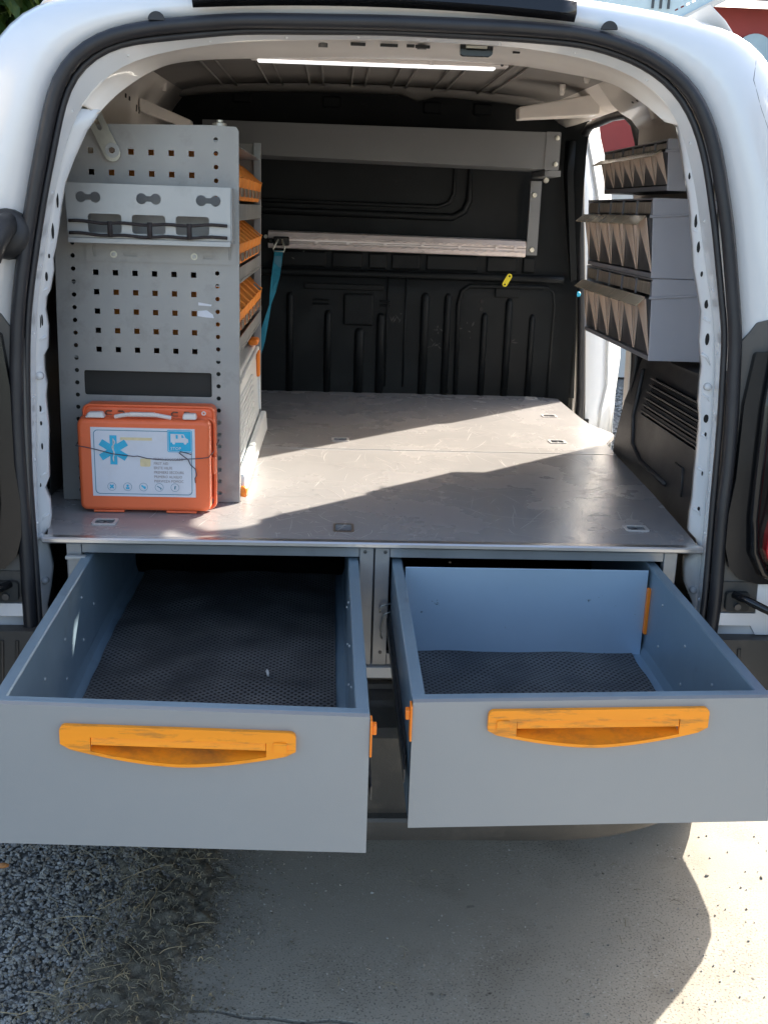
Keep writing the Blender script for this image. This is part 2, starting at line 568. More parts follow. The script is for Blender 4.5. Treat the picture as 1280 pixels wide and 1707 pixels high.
# ------------------------------------------------------------------ GROUND
g = MB()
nx = 40
g.add([(-60, -40, -0.022), (70, -40, -0.022), (70, 90, -0.022), (-60, 90, -0.022)], [(0, 1, 2, 3)])
structure('ground', g, 'gravel_base')

def edge_x(y):
    return -0.30 + 0.02 * math.sin(y * 9) + 0.012 * math.sin(y * 31 + 1) + 0.03 * math.sin(y * 2.3 + 0.5)
def crack_y(x):
    return -0.17 - 0.115 * (x + 0.345) + 0.004 * math.sin(x * 21) + 0.003 * math.sin(x * 57)
def slab(ya, yb, xr):
    mb = MB()
    ys = [i / 24 for i in range(25)]
    xs = [i / 60 for i in range(61)]
    vs, fs = [], []
    for t in ys:
        for u in xs:
            # left edge follows the worn line
            x_l = None
            y0 = ya
            y1 = yb
            xx = -0.30 + (xr + 0.30) * u * u
            a = y0(xx) if callable(y0) else y0
            b = y1(xx) if callable(y1) else y1
            y = a + (b - a) * t
            xl = edge_x(y) if u == 0 else None
            x = edge_x(y) + (xr - edge_x(y)) * u * u
            vs.append((x, y, 0.0))
    n = len(xs)
    for i in range(24):
        for j in range(60):
            fs.append((i * n + j, i * n + j + 1, (i + 1) * n + j + 1, (i + 1) * n + j))
    mb.add(vs, fs)
    return mb
s1 = slab(crack_y, 5.5, 1.45)
s2 = slab(-5.5, lambda x: crack_y(x) - 0.010, 1.45)
for i, s_ in enumerate((s1, s2)):
    o = structure('concrete_slab', s_, 'concrete')
    md = o.modifiers.new('solid', 'SOLIDIFY')
    md.thickness = 0.03
    md.offset = -1
# soil / moss fringe along the slab's worn edge
from mathutils import noise as mnoise
mb = MB()
vs, fs = [], []
n, kk = 340, 40
for i in range(n + 1):
    y = -0.9 + 1.9 * i / n
    for k in range(kk + 1):
        t = k / kk
        wob = 0.035 * mnoise.noise(Vector((y * 9, 3.1, 0))) + 0.018 * mnoise.noise(Vector((y * 37, 7.7, 0)))
        x = edge_x(y) - 0.21 + (0.27 + wob) * t
        hh_ = 0.016 * math.sin(PI * min(1, t * 1.02)) ** 0.6 + 0.010 * mnoise.noise(Vector((x * 38, y * 38, 0))) + 0.005 * mnoise.noise(Vector((x * 120, y * 120, 2)))
        h = -0.016 + hh_ + 0.012 * t
        if t > 0.86:
            h = min(h, 0.0035 - (t - 0.86) * 0.06 + 0.004 * mnoise.noise(Vector((x * 140, y * 140, 5))))
        vs.append((x, y, h))
for i in range(n):
    for k in range(kk):
        w_ = kk + 1
        fs.append((i * w_ + k, i * w_ + k + 1, (i + 1) * w_ + k + 1, (i + 1) * w_ + k))
mb.add(vs, fs)
o = structure('soil_fringe', mb, 'soil', smooth=True, auto=False)
o['kind'] = 'stuff'

def ico():
    t = (1 + 5 ** 0.5) / 2
    v = [(-1, t, 0), (1, t, 0), (-1, -t, 0), (1, -t, 0), (0, -1, t), (0, 1, t), (0, -1, -t), (0, 1, -t), (t, 0, -1), (t, 0, 1), (-t, 0, -1), (-t, 0, 1)]
    f = [(0, 11, 5), (0, 5, 1), (0, 1, 7), (0, 7, 10), (0, 10, 11), (1, 5, 9), (5, 11, 4), (11, 10, 2), (10, 7, 6), (7, 1, 8), (3, 9, 4), (3, 4, 2), (3, 2, 6), (3, 6, 8), (3, 8, 9), (4, 9, 5), (2, 4, 11), (6, 2, 10), (8, 6, 7), (9, 8, 1)]
    k = 1 / math.sqrt(1 + t * t)
    return [Vector(p) * k for p in v], f
IV, IF = ico()
def stones(nm, cnt, x0, x1, y0, y1, r0, r1, mt, z0=-0.02, dens=None):
    vs, fs = [], []
    c = 0
    while c < cnt:
        x = random.uniform(x0, x1)
        y = random.uniform(y0, y1)
        if dens and random.random() > dens(x, y):
            continue
        c += 1
        r = random.uniform(r0, r1) * (1.6 if random.random() < 0.04 else 1)
        rot = Matrix.Rotation(random.uniform(0, 6.3), 3, 'Z') @ Matrix.Rotation(random.uniform(-0.5, 0.5), 3, 'X')
        sc = Vector((random.uniform(0.8, 1.5), random.uniform(0.7, 1.1), random.uniform(0.45, 0.8)))
        o = len(vs)
        for p in IV:
            q = rot @ Vector((p.x * sc.x, p.y * sc.y, p.z * sc.z)) * r * random.uniform(0.85, 1.15)
            vs.append((x + q.x, y + q.y, z0 + q.z + r * 0.5))
        fs += [(a + o, b + o, d + o) for a, b, d in IF]
    o = part(nm, MB().add(vs, fs), mt, None, fix=False)
    o['kind'] = 'stuff'
    return o
def dl(x, y):
    return 1.0 if x < edge_x(y) - 0.16 else max(0.0, (edge_x(y) - 0.0 - x) / 0.16) * 0.6
stones('gravel', 14000, -1.2, -0.28, -0.6, 0.75, 0.0024, 0.0054, 'stone', -0.018, dl)
stones('gravel', 14000, -1.2, -0.25, -0.6, 0.75, 0.0024, 0.0052, 'stone_dk', -0.016, lambda x, y: 1 if x < edge_x(y) - 0.03 else 0.25)
stones('gravel', 5000, 1.46, 3.4, 1.5, 7.5, 0.008, 0.024, 'stone', -0.02)

def soilz(x, y):
    return 1.0 if edge_x(y) - 0.19 < x < edge_x(y) + 0.03 else 0.0
stones('gravel_in_soil', 5200, -0.62, -0.2, -0.55, 0.6, 0.0022, 0.0055, 'stone_dk', -0.0035, lambda x, y: soilz(x, y) * (1.0 if x < edge_x(y) - 0.05 else 0.35))
stones('gravel_in_soil', 1500, -0.62, -0.2, -0.55, 0.6, 0.0018, 0.0048, 'stone', -0.003, lambda x, y: soilz(x, y) * (1.0 if x < edge_x(y) - 0.07 else 0.12))

def straw(nm, cnt, mt, l0, l1, w, area):
    mb = MB()
    for i in range(cnt):
        x, y = area()
        a = random.uniform(0, 6.28)
        L_ = random.uniform(l0, l1)
        bend = random.gauss(0, 0.25)
        kink = random.random() < 0.3 and random.randrange(1, 4)
        pts = []
        zz = random.uniform(0.0, 0.010) if x < edge_x(y) else 0.001
        rise = random.uniform(0, 0.01)
        for k in range(6):
            t = k / 5
            pts.append((x, y, zz + 0.004 + rise * math.sin(PI * t)))
            x += math.cos(a) * L_ / 5
            y += math.sin(a) * L_ / 5
            a += bend / 5 + (random.uniform(-0.9, 0.9) if k == kink else 0)
        q = random.uniform(0.6, 1.5)
        mb.tube(pts, [w * q, w * q, w * q, w * q * 0.9, w * q * 0.7, w * 0.4], 4)
    o = part(nm, mb, mt, None, fix=False)
    o['kind'] = 'stuff'
def ar2():
    return random.gauss(-0.38, 0.09), random.uniform(-0.3, 0.45)
straw('plant_debris', 900, 'straw_dk', 0.004, 0.018, 0.0008, ar2)
straw('plant_debris', 120, 'straw', 0.004, 0.016, 0.0008, ar2)
def ar1():
    while True:
        x = random.gauss(-0.42, 0.09)
        y = random.uniform(-0.3, 0.4)
        if -0.85 < x < -0.2:
            return x, y
straw('dry_straw', 42, 'straw', 0.04, 0.14, 0.0009, ar1)
straw('dead_grass', 240, 'straw_dk', 0.012, 0.05, 0.0008, ar1)
straw('dry_straw', 26, 'straw_dk', 0.01, 0.03, 0.0007, lambda: (random.uniform(-0.2, 0.8), random.uniform(-0.25, 0.3)))
def fringe(x, y):
    d = x - edge_x(y)
    return 0.0 if d < -0.05 else math.exp(-max(0, d) / 0.05)
stones('soil_crumbs', 5200, -0.36, 0.12, -0.35, 0.5, 0.0008, 0.0026, 'soil', 0.0, fringe)
stones('soil_crumbs', 1500, -0.36, 0.05, -0.35, 0.5, 0.0008, 0.0022, 'stone_dk', 0.001, fringe)
# a few small pebbles and leaf scraps on the slab
stones('loose_grit', 240, -0.3, 1.1, -0.3, 0.4, 0.0010, 0.0026, 'stone', 0.0005, None)
stones('loose_grit', 160, -0.3, 1.1, -0.3, 0.4, 0.0015, 0.0032, 'stone_dk', 0.0, None)

# ------------------------------------------------------------------ VAN
van = thing('panel_van', 'white panel van seen from behind with its rear doors and side door open', 'van', (0.09, 1.4, 0))
CX = 0.09
ZC = 1.10

def yrear(z):
    return -0.137 + 0.09 * z

SO = [(-0.5, 0.58), (-0.54, 0.704), (-0.542, 0.782), (-0.542, 0.9), (-0.548, 0.998), (-0.552, 1.102), (-0.548, 1.204), (-0.543, 1.285), (-0.531, 1.374), (-0.513, 1.464), (-0.493, 1.557), (-0.472, 1.641), (-0.459, 1.677), (-0.428, 1.709), (-0.374, 1.738), (-0.297, 1.756), (-0.162, 1.769), (0.073, 1.774), (0.29, 1.775), (0.41, 1.771), (0.513, 1.743), (0.587, 1.699), (0.621, 1.658), (0.648, 1.596), (0.683, 1.465), (0.712, 1.278), (0.72, 1.131), (0.722, 1.045), (0.715, 0.968), (0.717, 0.879), (0.72, 0.789), (0.7, 0.58)]
SI = [(-0.475, 0.58), (-0.514, 0.704), (-0.515, 0.782), (-0.52, 0.9), (-0.523, 0.998), (-0.522, 1.103), (-0.52, 1.205), (-0.515, 1.286), (-0.502, 1.365), (-0.484, 1.465), (-0.462, 1.558), (-0.442, 1.643), (-0.419, 1.676), (-0.394, 1.698), (-0.355, 1.716), (-0.293, 1.724), (-0.162, 1.741), (0.073, 1.749), (0.292, 1.747), (0.412, 1.742), (0.494, 1.72), (0.553, 1.688), (0.592, 1.642), (0.621, 1.576), (0.647, 1.464), (0.683, 1.277), (0.687, 1.13), (0.687, 1.044), (0.688, 0.957), (0.688, 0.856), (0.688, 0.788), (0.675, 0.58)]
J = [(-0.56, 0.58), (-0.55, 0.651), (-0.546, 0.797), (-0.542, 0.866), (-0.54, 0.973), (-0.534, 1.085), (-0.528, 1.214), (-0.519, 1.3), (-0.508, 1.351), (-0.49, 1.443), (-0.464, 1.541), (-0.444, 1.599), (-0.419, 1.638), (-0.363, 1.688), (-0.283, 1.713), (-0.164, 1.733), (0.075, 1.744), (0.297, 1.741), (0.421, 1.727), (0.505, 1.702), (0.561, 1.666), (0.598, 1.612), (0.63, 1.518), (0.655, 1.417), (0.684, 1.312), (0.7, 1.226), (0.707, 1.114), (0.713, 0.999), (0.715, 0.903), (0.72, 0.806), (0.72, 0.744), (0.72, 0.58)]
def polar(ring, ang):
    # radius of the ring at the given angle about (CX, ZC)
    pts = [((math.atan2(z - ZC, x - CX)) % (2 * PI), x, z) for x, z in ring]
    pts = [((a if a < 1.5 * PI else a - 2 * PI), x, z) for a, x, z in pts]
    pts.sort()
    if ang <= pts[0][0]:
        a0, a1 = pts[0], pts[1]
    elif ang >= pts[-1][0]:
        a0, a1 = pts[-2], pts[-1]
    else:
        for a0, a1 in zip(pts, pts[1:]):
            if a0[0] <= ang <= a1[0]:
                break
    dx, dz = math.cos(ang), math.sin(ang)
    x0, z0 = a0[1] - CX, a0[2] - ZC
    ex, ez = a1[1] - a0[1], a1[2] - a0[2]
    den = dx * ez - dz * ex
    k = (x0 * ez - z0 * ex) / den
    return (CX + dx * k, ZC + dz * k)
NA = 150
A0 = -R(38)
A1 = PI + R(38)
ANG = [A0 + (A1 - A0) * i / NA for i in range(NA + 1)]
def ring3(ring, yf, smooth=True):
    pts = [polar(ring, a) for a in ANG]
    if smooth:
        for _ in range(3):
            pts = [pts[0]] + [((a[0] + 2 * b[0] + c[0]) / 4, (a[1] + 2 * b[1] + c[1]) / 4) for a, b, c in zip(pts, pts[1:], pts[2:])] + [pts[-1]]
    return [(x, yf(z) if callable(yf) else yf, z) for x, z in pts]

r_so = ring3(SO, yrear)
r_si = ring3(SI, lambda z: yrear(z) + 0.004)
r_j = ring3(J, 0.05)
# half-width silhouette of the body corner
HW = [(0.0, 1.840), (0.20, 1.836), (0.35, 1.826), (0.47, 1.812), (0.55, 1.797), (0.60, 1.785), (0.632, 1.765), (0.662, 1.731), (0.70, 1.67), (0.745, 1.58), (0.80, 1.44), (0.85, 1.29), (0.885, 1.10), (0.905, 0.9), (0.915, 0.7), (0.915, 0.38)]
SIL = [(CX - w, z) for w, z in reversed(HW[1:])] + [(CX + w, z) for w, z in HW]
def scale_ring(k, dz=0):
    return [(CX + (x - CX) * k, ZC + (z - ZC) * (1 + (k - 1) * 0.8) + dz) for x, z in SIL]
r_c1 = ring3(scale_ring(0.965), lambda z: yrear(z) + 0.012)
r_c15 = ring3(scale_ring(0.988), lambda z: yrear(z) + 0.045)
r_c2 = ring3(scale_ring(1.0), lambda z: yrear(z) + 0.11)
r_c3 = ring3(scale_ring(1.012), 0.30)
r_m = [tuple((Vector(a) * 0.45 + Vector(b) * 0.55) + Vector((0, -0.012, 0))) for a, b in zip(r_so, r_c1)]
mb = MB().loft([r_so, r_m, r_c1, r_c15, r_c2, r_c3])
rbp = part('rear_body_panel', mb, 'white', van, smooth=True, auto=False, fix=True, solid=0.002)
# roof and body sides further forward
def sect(w0, dz, y, zlo=0.32):
    out = []
    for x, z in SIL:
        out.append((CX + (x - CX) * w0, y, ZC + (z - ZC) * (1 + (w0 - 1) * 0.8) + dz if z > 0.5 else zlo))
    return out
roofpts = [i for i, (x, z) in enumerate(SIL) if z >= 1.73]
secs = [sect(1.012, 0, 0.30), sect(1.03, 0.01, 0.9), sect(1.035, 0.012, 1.7), sect(1.03, 0.0, 2.2)]
mb = MB().loft([[s[i] for i in roofpts] for s in secs])
part('roof_skin', mb, 'white', van, smooth=True, auto=False, solid=0.002)
left = [i for i, (x, z) in enumerate(SIL) if x < CX and z <= 1.74]
mb = MB().loft([[s[i] for i in left] for s in secs])
part('side_panel', mb, 'white', van, smooth=True, auto=False, solid=0.002, label='left white side panel')
right = [i for i, (x, z) in enumerate(SIL) if x > CX and z <= 1.74]
rq = [[s[i] for i in right] for s in (sect(1.012, 0, 0.30), sect(1.028, 0.01, 0.80), sect(1.03, 0.01, 0.95))]
part('side_panel', MB().loft(rq), 'white', van, smooth=True, auto=False, solid=0.002, label='right rear quarter panel behind the side door opening')
rf = [[s[i] for i in right] for s in (sect(1.035, 0.012, 1.93), sect(1.03, 0.0, 2.2))]
part('side_panel', MB().loft(rf), 'white', van, smooth=True, auto=False, solid=0.002, label='right panel ahead of the side door opening')
# cant rail over the side door opening, sill below it
mb = MB()
mb.hexa([(0.760, 0.95, 1.785), (0.785, 0.95, 1.762), (0.795, 0.95, 1.768), (0.770, 0.95, 1.81)],
        [(0.760, 1.92, 1.785), (0.785, 1.92, 1.762), (0.795, 1.92, 1.768), (0.770, 1.92, 1.81)])
part('cant_rail', mb, 'white', van, bevel=0.004)
mb = MB().box(0.79, 1.02, 0.95, 1.70, 0.34, 0.56)
part('sill', mb, 'white', van, bevel=0.015)
# cab: nose of the van, windscreen, lower front
mb = MB()
cab = [sect(1.03, 0.0, 2.2)]
def cabsec(y, top, w):
    out = []
    for x, z in SIL:
        zz = min(z, top) if z > 0.5 else 0.32
        out.append((CX + (x - CX) * w, y, zz))
    return out
cab += [cabsec(2.55, 1.78, 1.02), cabsec(3.1, 1.42, 1.02), cabsec(3.5, 1.12, 1.02), cabsec(4.1, 1.0, 0.97), cabsec(4.35, 0.75, 0.85)]
mb.loft(cab)
mb.add(cab[-1], [tuple(range(len(cab[-1])))])
part('cab_body', mb, 'white', van, smooth=True, auto=False, solid=0.002)
mb = MB().hexa([(-0.55, 2.66, 1.70), (0.73, 2.66, 1.70), (0.82, 3.40, 1.23), (-0.64, 3.40, 1.23)],
               [(-0.55, 2.67, 1.76), (0.73, 2.67, 1.76), (0.82, 3.43, 1.27), (-0.64, 3.43, 1.27)])
part('windscreen', mb, 'glass', van)

# the double rubber seal round the rear opening
cen = [tuple(Vector(a) * 0.62 + Vector(b) * 0.38 + Vector((0, -0.010, 0))) for a, b in zip(r_so, r_si)]
mb = MB().tube(cen, 0.0125, 12, rx=0.0118, up=(0, 1, 0))
se = part('door_seal', mb, 'seal', van, smooth=True, auto=False)
cen2 = [tuple(Vector(a) * 0.12 + Vector(b) * 0.88 + Vector((0, 0.000, 0))) for a, b in zip(r_so, r_si)]
part('seal_lip', MB().tube(cen2, 0.007, 8, rx=0.006, up=(0, 1, 0)), 'seal', se, smooth=True, auto=False)

# pressed jamb between seal and inner flange, with scalloped pillar flanges
mb = MB().loft([r_si, [(a[0], 0.02, a[2]) if False else tuple(Vector(a) * 0.35 + Vector(b) * 0.65) for a, b in zip(r_si, r_j)], r_j])
part('door_jamb', mb, 'white', van, smooth=True, auto=False)
for i in range(6, NA - 5, 6):
    a_, b_ = Vector(r_si[i]), Vector(r_j[i])
    c_ = a_ * 0.42 + b_ * 0.58
    nrm = (Vector((CX, c_.y, ZC)) - c_).normalized() * 0.6 + Vector((0, -0.8, 0))
    nrm.normalize()
    part('spot_weld', MB().tube([c_ - nrm * 0.001, c_ + nrm * 0.0006, c_ + nrm * 0.0009], [0.0034, 0.0026, 0.0008], 8), 'white', van, smooth=True, auto=False)
FL = [(-0.537, 0.60), (-0.537, 0.69), (-0.539, 0.721), (-0.530, 0.76), (-0.524, 0.80), (-0.528, 0.83), (-0.535, 0.866), (-0.526, 0.878), (-0.522, 0.902), (-0.523, 0.931), (-0.531, 0.954), (-0.522, 0.975), (-0.521, 1.02), (-0.518, 1.069), (-0.520, 1.127), (-0.517, 1.149), (-0.520, 1.172), (-0.519, 1.201), (-0.512, 1.213), (-0.509, 1.253), (-0.512, 1.282), (-0.509, 1.304), (-0.502, 1.316), (-0.494, 1.351), (-0.494, 1.371), (-0.488, 1.391), (-0.482, 1.419), (-0.475, 1.46), (-0.466, 1.499), (-0.448, 1.54), (-0.425, 1.585), (-0.400, 1.618)]
FR = [(0.710, 0.60), (0.712, 0.70), (0.717, 0.746), (0.695, 0.789), (0.692, 0.815), (0.692, 0.835), (0.709, 0.848), (0.715, 0.863), (0.708, 0.878), (0.693, 0.893), (0.692, 0.927), (0.694, 0.958), (0.692, 1.002), (0.692, 1.055), (0.690, 1.111), (0.684, 1.145), (0.682, 1.179), (0.682, 1.212), (0.673, 1.257), (0.672, 1.278), (0.670, 1.311), (0.661, 1.342), (0.647, 1.39), (0.639, 1.437), (0.634, 1.458), (0.632, 1.478), (0.623, 1.516), (0.613, 1.546), (0.604, 1.583), (0.590, 1.627), (0.568, 1.652)]
for side, F in (('left', FL), ('right', FR)):
    rows = []
    vs, fs = [], []
    Jl = sorted([p for p in J if (p[0] < CX) == (side == 'left')], key=lambda p: p[1])
    for (x, z) in F:
        # jamb x at this z
        xj = None
        for a, b in zip(Jl, Jl[1:]):
            if a[1] <= z <= b[1]:
                t = (z - a[1]) / (b[1] - a[1])
                xj = a[0] + (b[0] - a[0]) * t
        if xj is None:
            xj = Jl[0][0]
        s_ = -1 if side == 'left' else 1
        rows.append([(xj + 0.004 * s_, 0.049, z), (xj * 0.7 + x * 0.3, 0.056, z), (x * 0.85 + xj * 0.15, 0.060, z), (x, 0.066, z), (x + s_ * 0.003, 0.085, z)])
    p_ = part('pillar_flange', MB().loft(rows), 'white', van, smooth=True, auto=False, solid=0.0015, label=side + ' white pressed pillar flange with punched holes')
    # punched holes and pressed dimples
    hb = MB()
    def flx(z, w):
        # x on the flange face: w=0 at the jamb, 1 at the free edge
        for a_, b_ in zip(F, F[1:]):
            if a_[1] <= z <= b_[1]:
                xe = a_[0] + (b_[0] - a_[0]) * (z - a_[1]) / (b_[1] - a_[1])
        for a_, b_ in zip(Jl, Jl[1:]):
            if a_[1] <= z <= b_[1]:
                xj = a_[0] + (b_[0] - a_[0]) * (z - a_[1]) / (b_[1] - a_[1])
        return xj + (xe - xj) * w
    if side == 'left':
        hs = [(1.47, 0.5, 0.0018, 0.014), (1.418, 0.5, 0.0022, 0.014), (1.375, 0.6, 0.0015, 0.004), (1.34, 0.5, 0.0022, 0.008), (1.262, 0.3, 0.0016, 0.012), (1.264, 0.6, 0.0012, 0.010), (1.105, 0.35, 0.0026, 0.006), (1.078, 0.4, 0.0018, 0.004), (1.035, 0.5, 0.0015, 0.006), (0.962, 0.35, 0.0018, 0.004)]
    else:
        hs = [(1.47, 0.5, 0.0028, 0.012), (1.425, 0.5, 0.0030, 0.010), (1.378, 0.5, 0.002, 0.005), (1.325, 0.5, 0.0036, 0.008), (1.262, 0.55, 0.0036, 0.011), (1.264, 0.2, 0.0014, 0.009), (1.115, 0.55, 0.0045, 0.008), (1.085, 0.5, 0.002, 0.004), (1.01, 0.5, 0.0012, 0.005), (0.94, 0.5, 0.0022, 0.004), (1.545, 0.5, 0.002, 0.006)]
    for z, w_, a, b in hs:
        x = flx(z, w_)
        m_ = XZ(plate([[(x + a * math.cos(t * PI / 6), z + b * math.sin(t * PI / 6)) for t in range(12)]], 0.002), 0.0560)
        hb.merge(m_)
    pieces('punched_hole', hb, 'black', p_)
    db = MB()
    ds = [(1.165, 0.45), (0.862, 0.5), (0.775, 0.5)] if side == 'left' else [(1.175, 0.5), (0.855, 0.4), (0.775, 0.5)]
    for z, w_ in ds:
        x = flx(z, w_)
        pts = []
        db.tube([(x, 0.058, z), (x, 0.050, z), (x, 0.047, z)], [0.0075, 0.0065, 0.004], 14)
    pieces('rubber_plug', db, 'white', p_, smooth=True, auto=False)
    # pressed steps between scallops
    sb = MB()
    zs_ = (0.905, 0.985, 1.10, 1.18, 1.235, 1.32, 1.40) if side == 'left' else (0.94, 1.02, 1.085, 1.16, 1.235, 1.30, 1.36, 1.455)
    for z in zs_:
        x = min(F, key=lambda p: abs(p[1] - z))[0]
        s2_ = 1 if side == 'left' else -1
        sb.tube([(x - s2_ * 0.002, 0.060, z), (x - s2_ * 0.012, 0.057, z - 0.006), (x - s2_ * 0.020, 0.056, z - 0.02)], [0.003, 0.0028, 0.001], 8)
    pieces('pressed_step', sb, 'white', p_, smooth=True, auto=False)

# rear header (underside of the roof frame)
def topz(x, c, k):
    return c - k * (x - CX) ** 2
HK = [(-0.430, 1.620, -0.404, 1.612, 0.064), (-0.402, 1.652, -0.372, 1.648, 0.085), (-0.363, 1.687, -0.325, 1.690, 0.14), (-0.283, 1.713, -0.276, 1.714, 0.19), (-0.164, 1.731, -0.16, 1.727, 0.215), (0.075, 1.744, 0.08, 1.737, 0.225), (0.297, 1.741, 0.30, 1.735, 0.22), (0.421, 1.725, 0.425, 1.720, 0.20), (0.505, 1.700, 0.490, 1.700, 0.15), (0.562, 1.659, 0.535, 1.665, 0.10), (0.592, 1.620, 0.565, 1.635, 0.068)]
def spl(P_, n):
    out = []
    for i in range(len(P_) - 1):
        p0, p1, p2, p3 = P_[max(i - 1, 0)], P_[i], P_[i + 1], P_[min(i + 2, len(P_) - 1)]
        for k in range(n):
            t = k / n
            out.append(tuple(0.5 * (2 * b_ + (c_ - a_) * t + (2 * a_ - 5 * b_ + 4 * c_ - d_) * t * t + (3 * b_ - a_ - 3 * c_ + d_) * t ** 3) for a_, b_, c_, d_ in zip(p0, p1, p2, p3)))
    out.append(P_[-1])
    return out
rows = []
for xj, zj, xi, zi, yi in spl(HK, 6):
    a_ = Vector((xj, 0.048, zj + 0.001))
    b_ = Vector((xi, yi, zi))
    up_ = Vector((0, 0.006, 0.012)) + Vector(((xi - CX) * 0.01, 0, 0))
    rows.append([tuple(a_), tuple(a_ * 0.85 + b_ * 0.15 + Vector((0, 0, 0.003))), tuple(a_ * 0.5 + b_ * 0.5 + Vector((0, 0, 0.0015))), tuple(a_ * 0.08 + b_ * 0.92 + Vector((0, 0, -0.001))), tuple(b_), tuple(b_ + up_), tuple(b_ + up_ * 3 + Vector((0, 0.03, 0.02)))])
part('roof_header', MB().loft(rows), 'white_in', van, smooth=True, auto=False, solid=0.0015)
hd = MB()
for x, z in ((-0.027, 1.742), (0.142, 1.745)):
    hd.merge(XY(plate([[(x + 0.008 * math.cos(R(a)), 0.102 - 0.012 * math.sin(R(a))) for a in range(0, 181, 20)]], 0.006), z - 0.004))
pieces('header_plug', hd, 'taupe', van)
hs = MB()
for x0, x1, y in ((0.02, 0.045, 0.085), (0.07, 0.10, 0.083), (0.115, 0.128, 0.08), (0.13, 0.155, 0.084), (0.30, 0.312, 0.10), (-0.205, -0.199, 0.08)):
    hs.box(x0, x1, y, y + 0.006, 1.738, 1.7425)
pieces('header_slot', hs, 'black', van)
# door latch striker in the header
lt = MB().merge(XZ(plate([rrect(0.206, 1.728, 0.262, 1.757, 0.007), rrect(0.215, 1.737, 0.253, 1.752, 0.004)], 0.012), 0.085))
la = part('door_latch', lt, 'gloss_black', van, bevel=0.001)
part('striker_bar', MB().box(0.216, 0.252, 0.078, 0.088, 1.740, 1.744), 'zinc', la)
part('latch_pocket', MB().box(0.214, 0.254, 0.090, 0.094, 1.736, 1.753), 'dark', la)

# roof inside: ribbed sheet, front cross rail
mb = MB()
rows = []
for j in range(12):
    y = 0.26 + 1.44 * j / 11
    row = []
    for i in range(41):
        x = -0.56 + 1.30 * i / 40
        u = abs(x - CX) / 0.65
        row.append((x, y, 1.832 + 0.010 * (y / 1.7) - 0.028 * u ** 2 - 0.05 * u ** 8))
    rows.append(row)
part('roof_lining_sheet', MB().loft(rows), 'roof_in', van, smooth=True, auto=False, solid=0.001)
for cx_ in (-0.33, -0.19, -0.065, 0.06, 0.185, 0.31, 0.45):
    sk = (cx_ - 0.0) * 0.10
    w = 0.022
    y0, y1 = 0.45, 1.60
    z = 1.832 - 0.028 * ((cx_ - CX) / 0.65) ** 2
    pts = [(cx_ - w, y1, z + 0.002), (cx_ - w * 0.9, y0, z - 0.004), (cx_ + w * 0.9, y0, z - 0.004), (cx_ + w, y1, z + 0.002)]
    rb = MB().tube(pts, 0.0035, 8, closed=True)
    part('roof_rib', rb, 'roof_in', van, smooth=True, auto=False)
rows = []
for i in range(25):
    x = -0.57 + 1.31 * i / 24
    u = abs(x - CX) / 0.65
    z = 1.838 - 0.028 * u ** 2 - 0.02 * u ** 8
    d = 0.018 if not (0.215 < x < 0.29) else 0.034
    rows.append([(x, 1.60, z), (x, 1.61, z - d * 0.7), (x, 1.64, z - d), (x, 1.675, z - d), (x, 1.685, z)])
part('roof_cross_rail', MB().loft(rows), 'roof_in', van, smooth=True, auto=False, solid=0.001)

# inner side walls: upper frames and cant rails
def profile(side, rows_y, pts, m, name, label=None, parent=van, **kw):
    rings = []
    for y in rows_y:
        k = 1.0
        rings.append([((CX + side * w), y, z) for w, z in pts])
    return part(name, MB().loft(rings), m, parent, smooth=True, auto=True, solid=0.0015, label=label, **kw)
upper = [(0.665, 1.50), (0.66, 1.60), (0.655, 1.64), (0.625, 1.665), (0.615, 1.70), (0.612, 1.745), (0.595, 1.77), (0.57, 1.80), (0.54, 1.825)]
profile(-1, (0.085, 0.6, 1.1, 1.70), upper, 'white_in', 'inner_cant_rail')
# right: same frame, but it stops at the side door opening
upr = [(0.690, 1.50), (0.690, 1.62), (0.688, 1.690), (0.665, 1.715), (0.635, 1.730), (0.612, 1.750), (0.595, 1.77), (0.57, 1.80), (0.54, 1.825)]
profile(1, (0.085, 0.5, 1.00), upr, 'white_in', 'inner_cant_rail', label='right inner frame rail behind the side door opening')
uprf = [(0.694, 1.772), (0.690, 1.762), (0.665, 1.750), (0.635, 1.742), (0.612, 1.755), (0.595, 1.77), (0.57, 1.80), (0.54, 1.825)]
profile(1, (1.00, 1.70), uprf, 'white_in', 'inner_cant_rail', label='right inner frame rail over the side door opening')
profile(-1, (0.07, 1.70), [(0.70, 0.58), (0.70, 1.2), (0.69, 1.40), (0.668, 1.50)], 'dark', 'side_lining', label='dark left side lining')
part('lining_board', MB().box(-0.608, -0.600, 0.40, 0.80, 1.16, 1.36), 'brown', van)
profile(1, (0.07, 0.5, 0.86), [(0.72, 0.58), (0.72, 1.2), (0.705, 1.40), (0.692, 1.50)], 'white_in', 'side_lining', label='white inner skin of the right rear quarter')
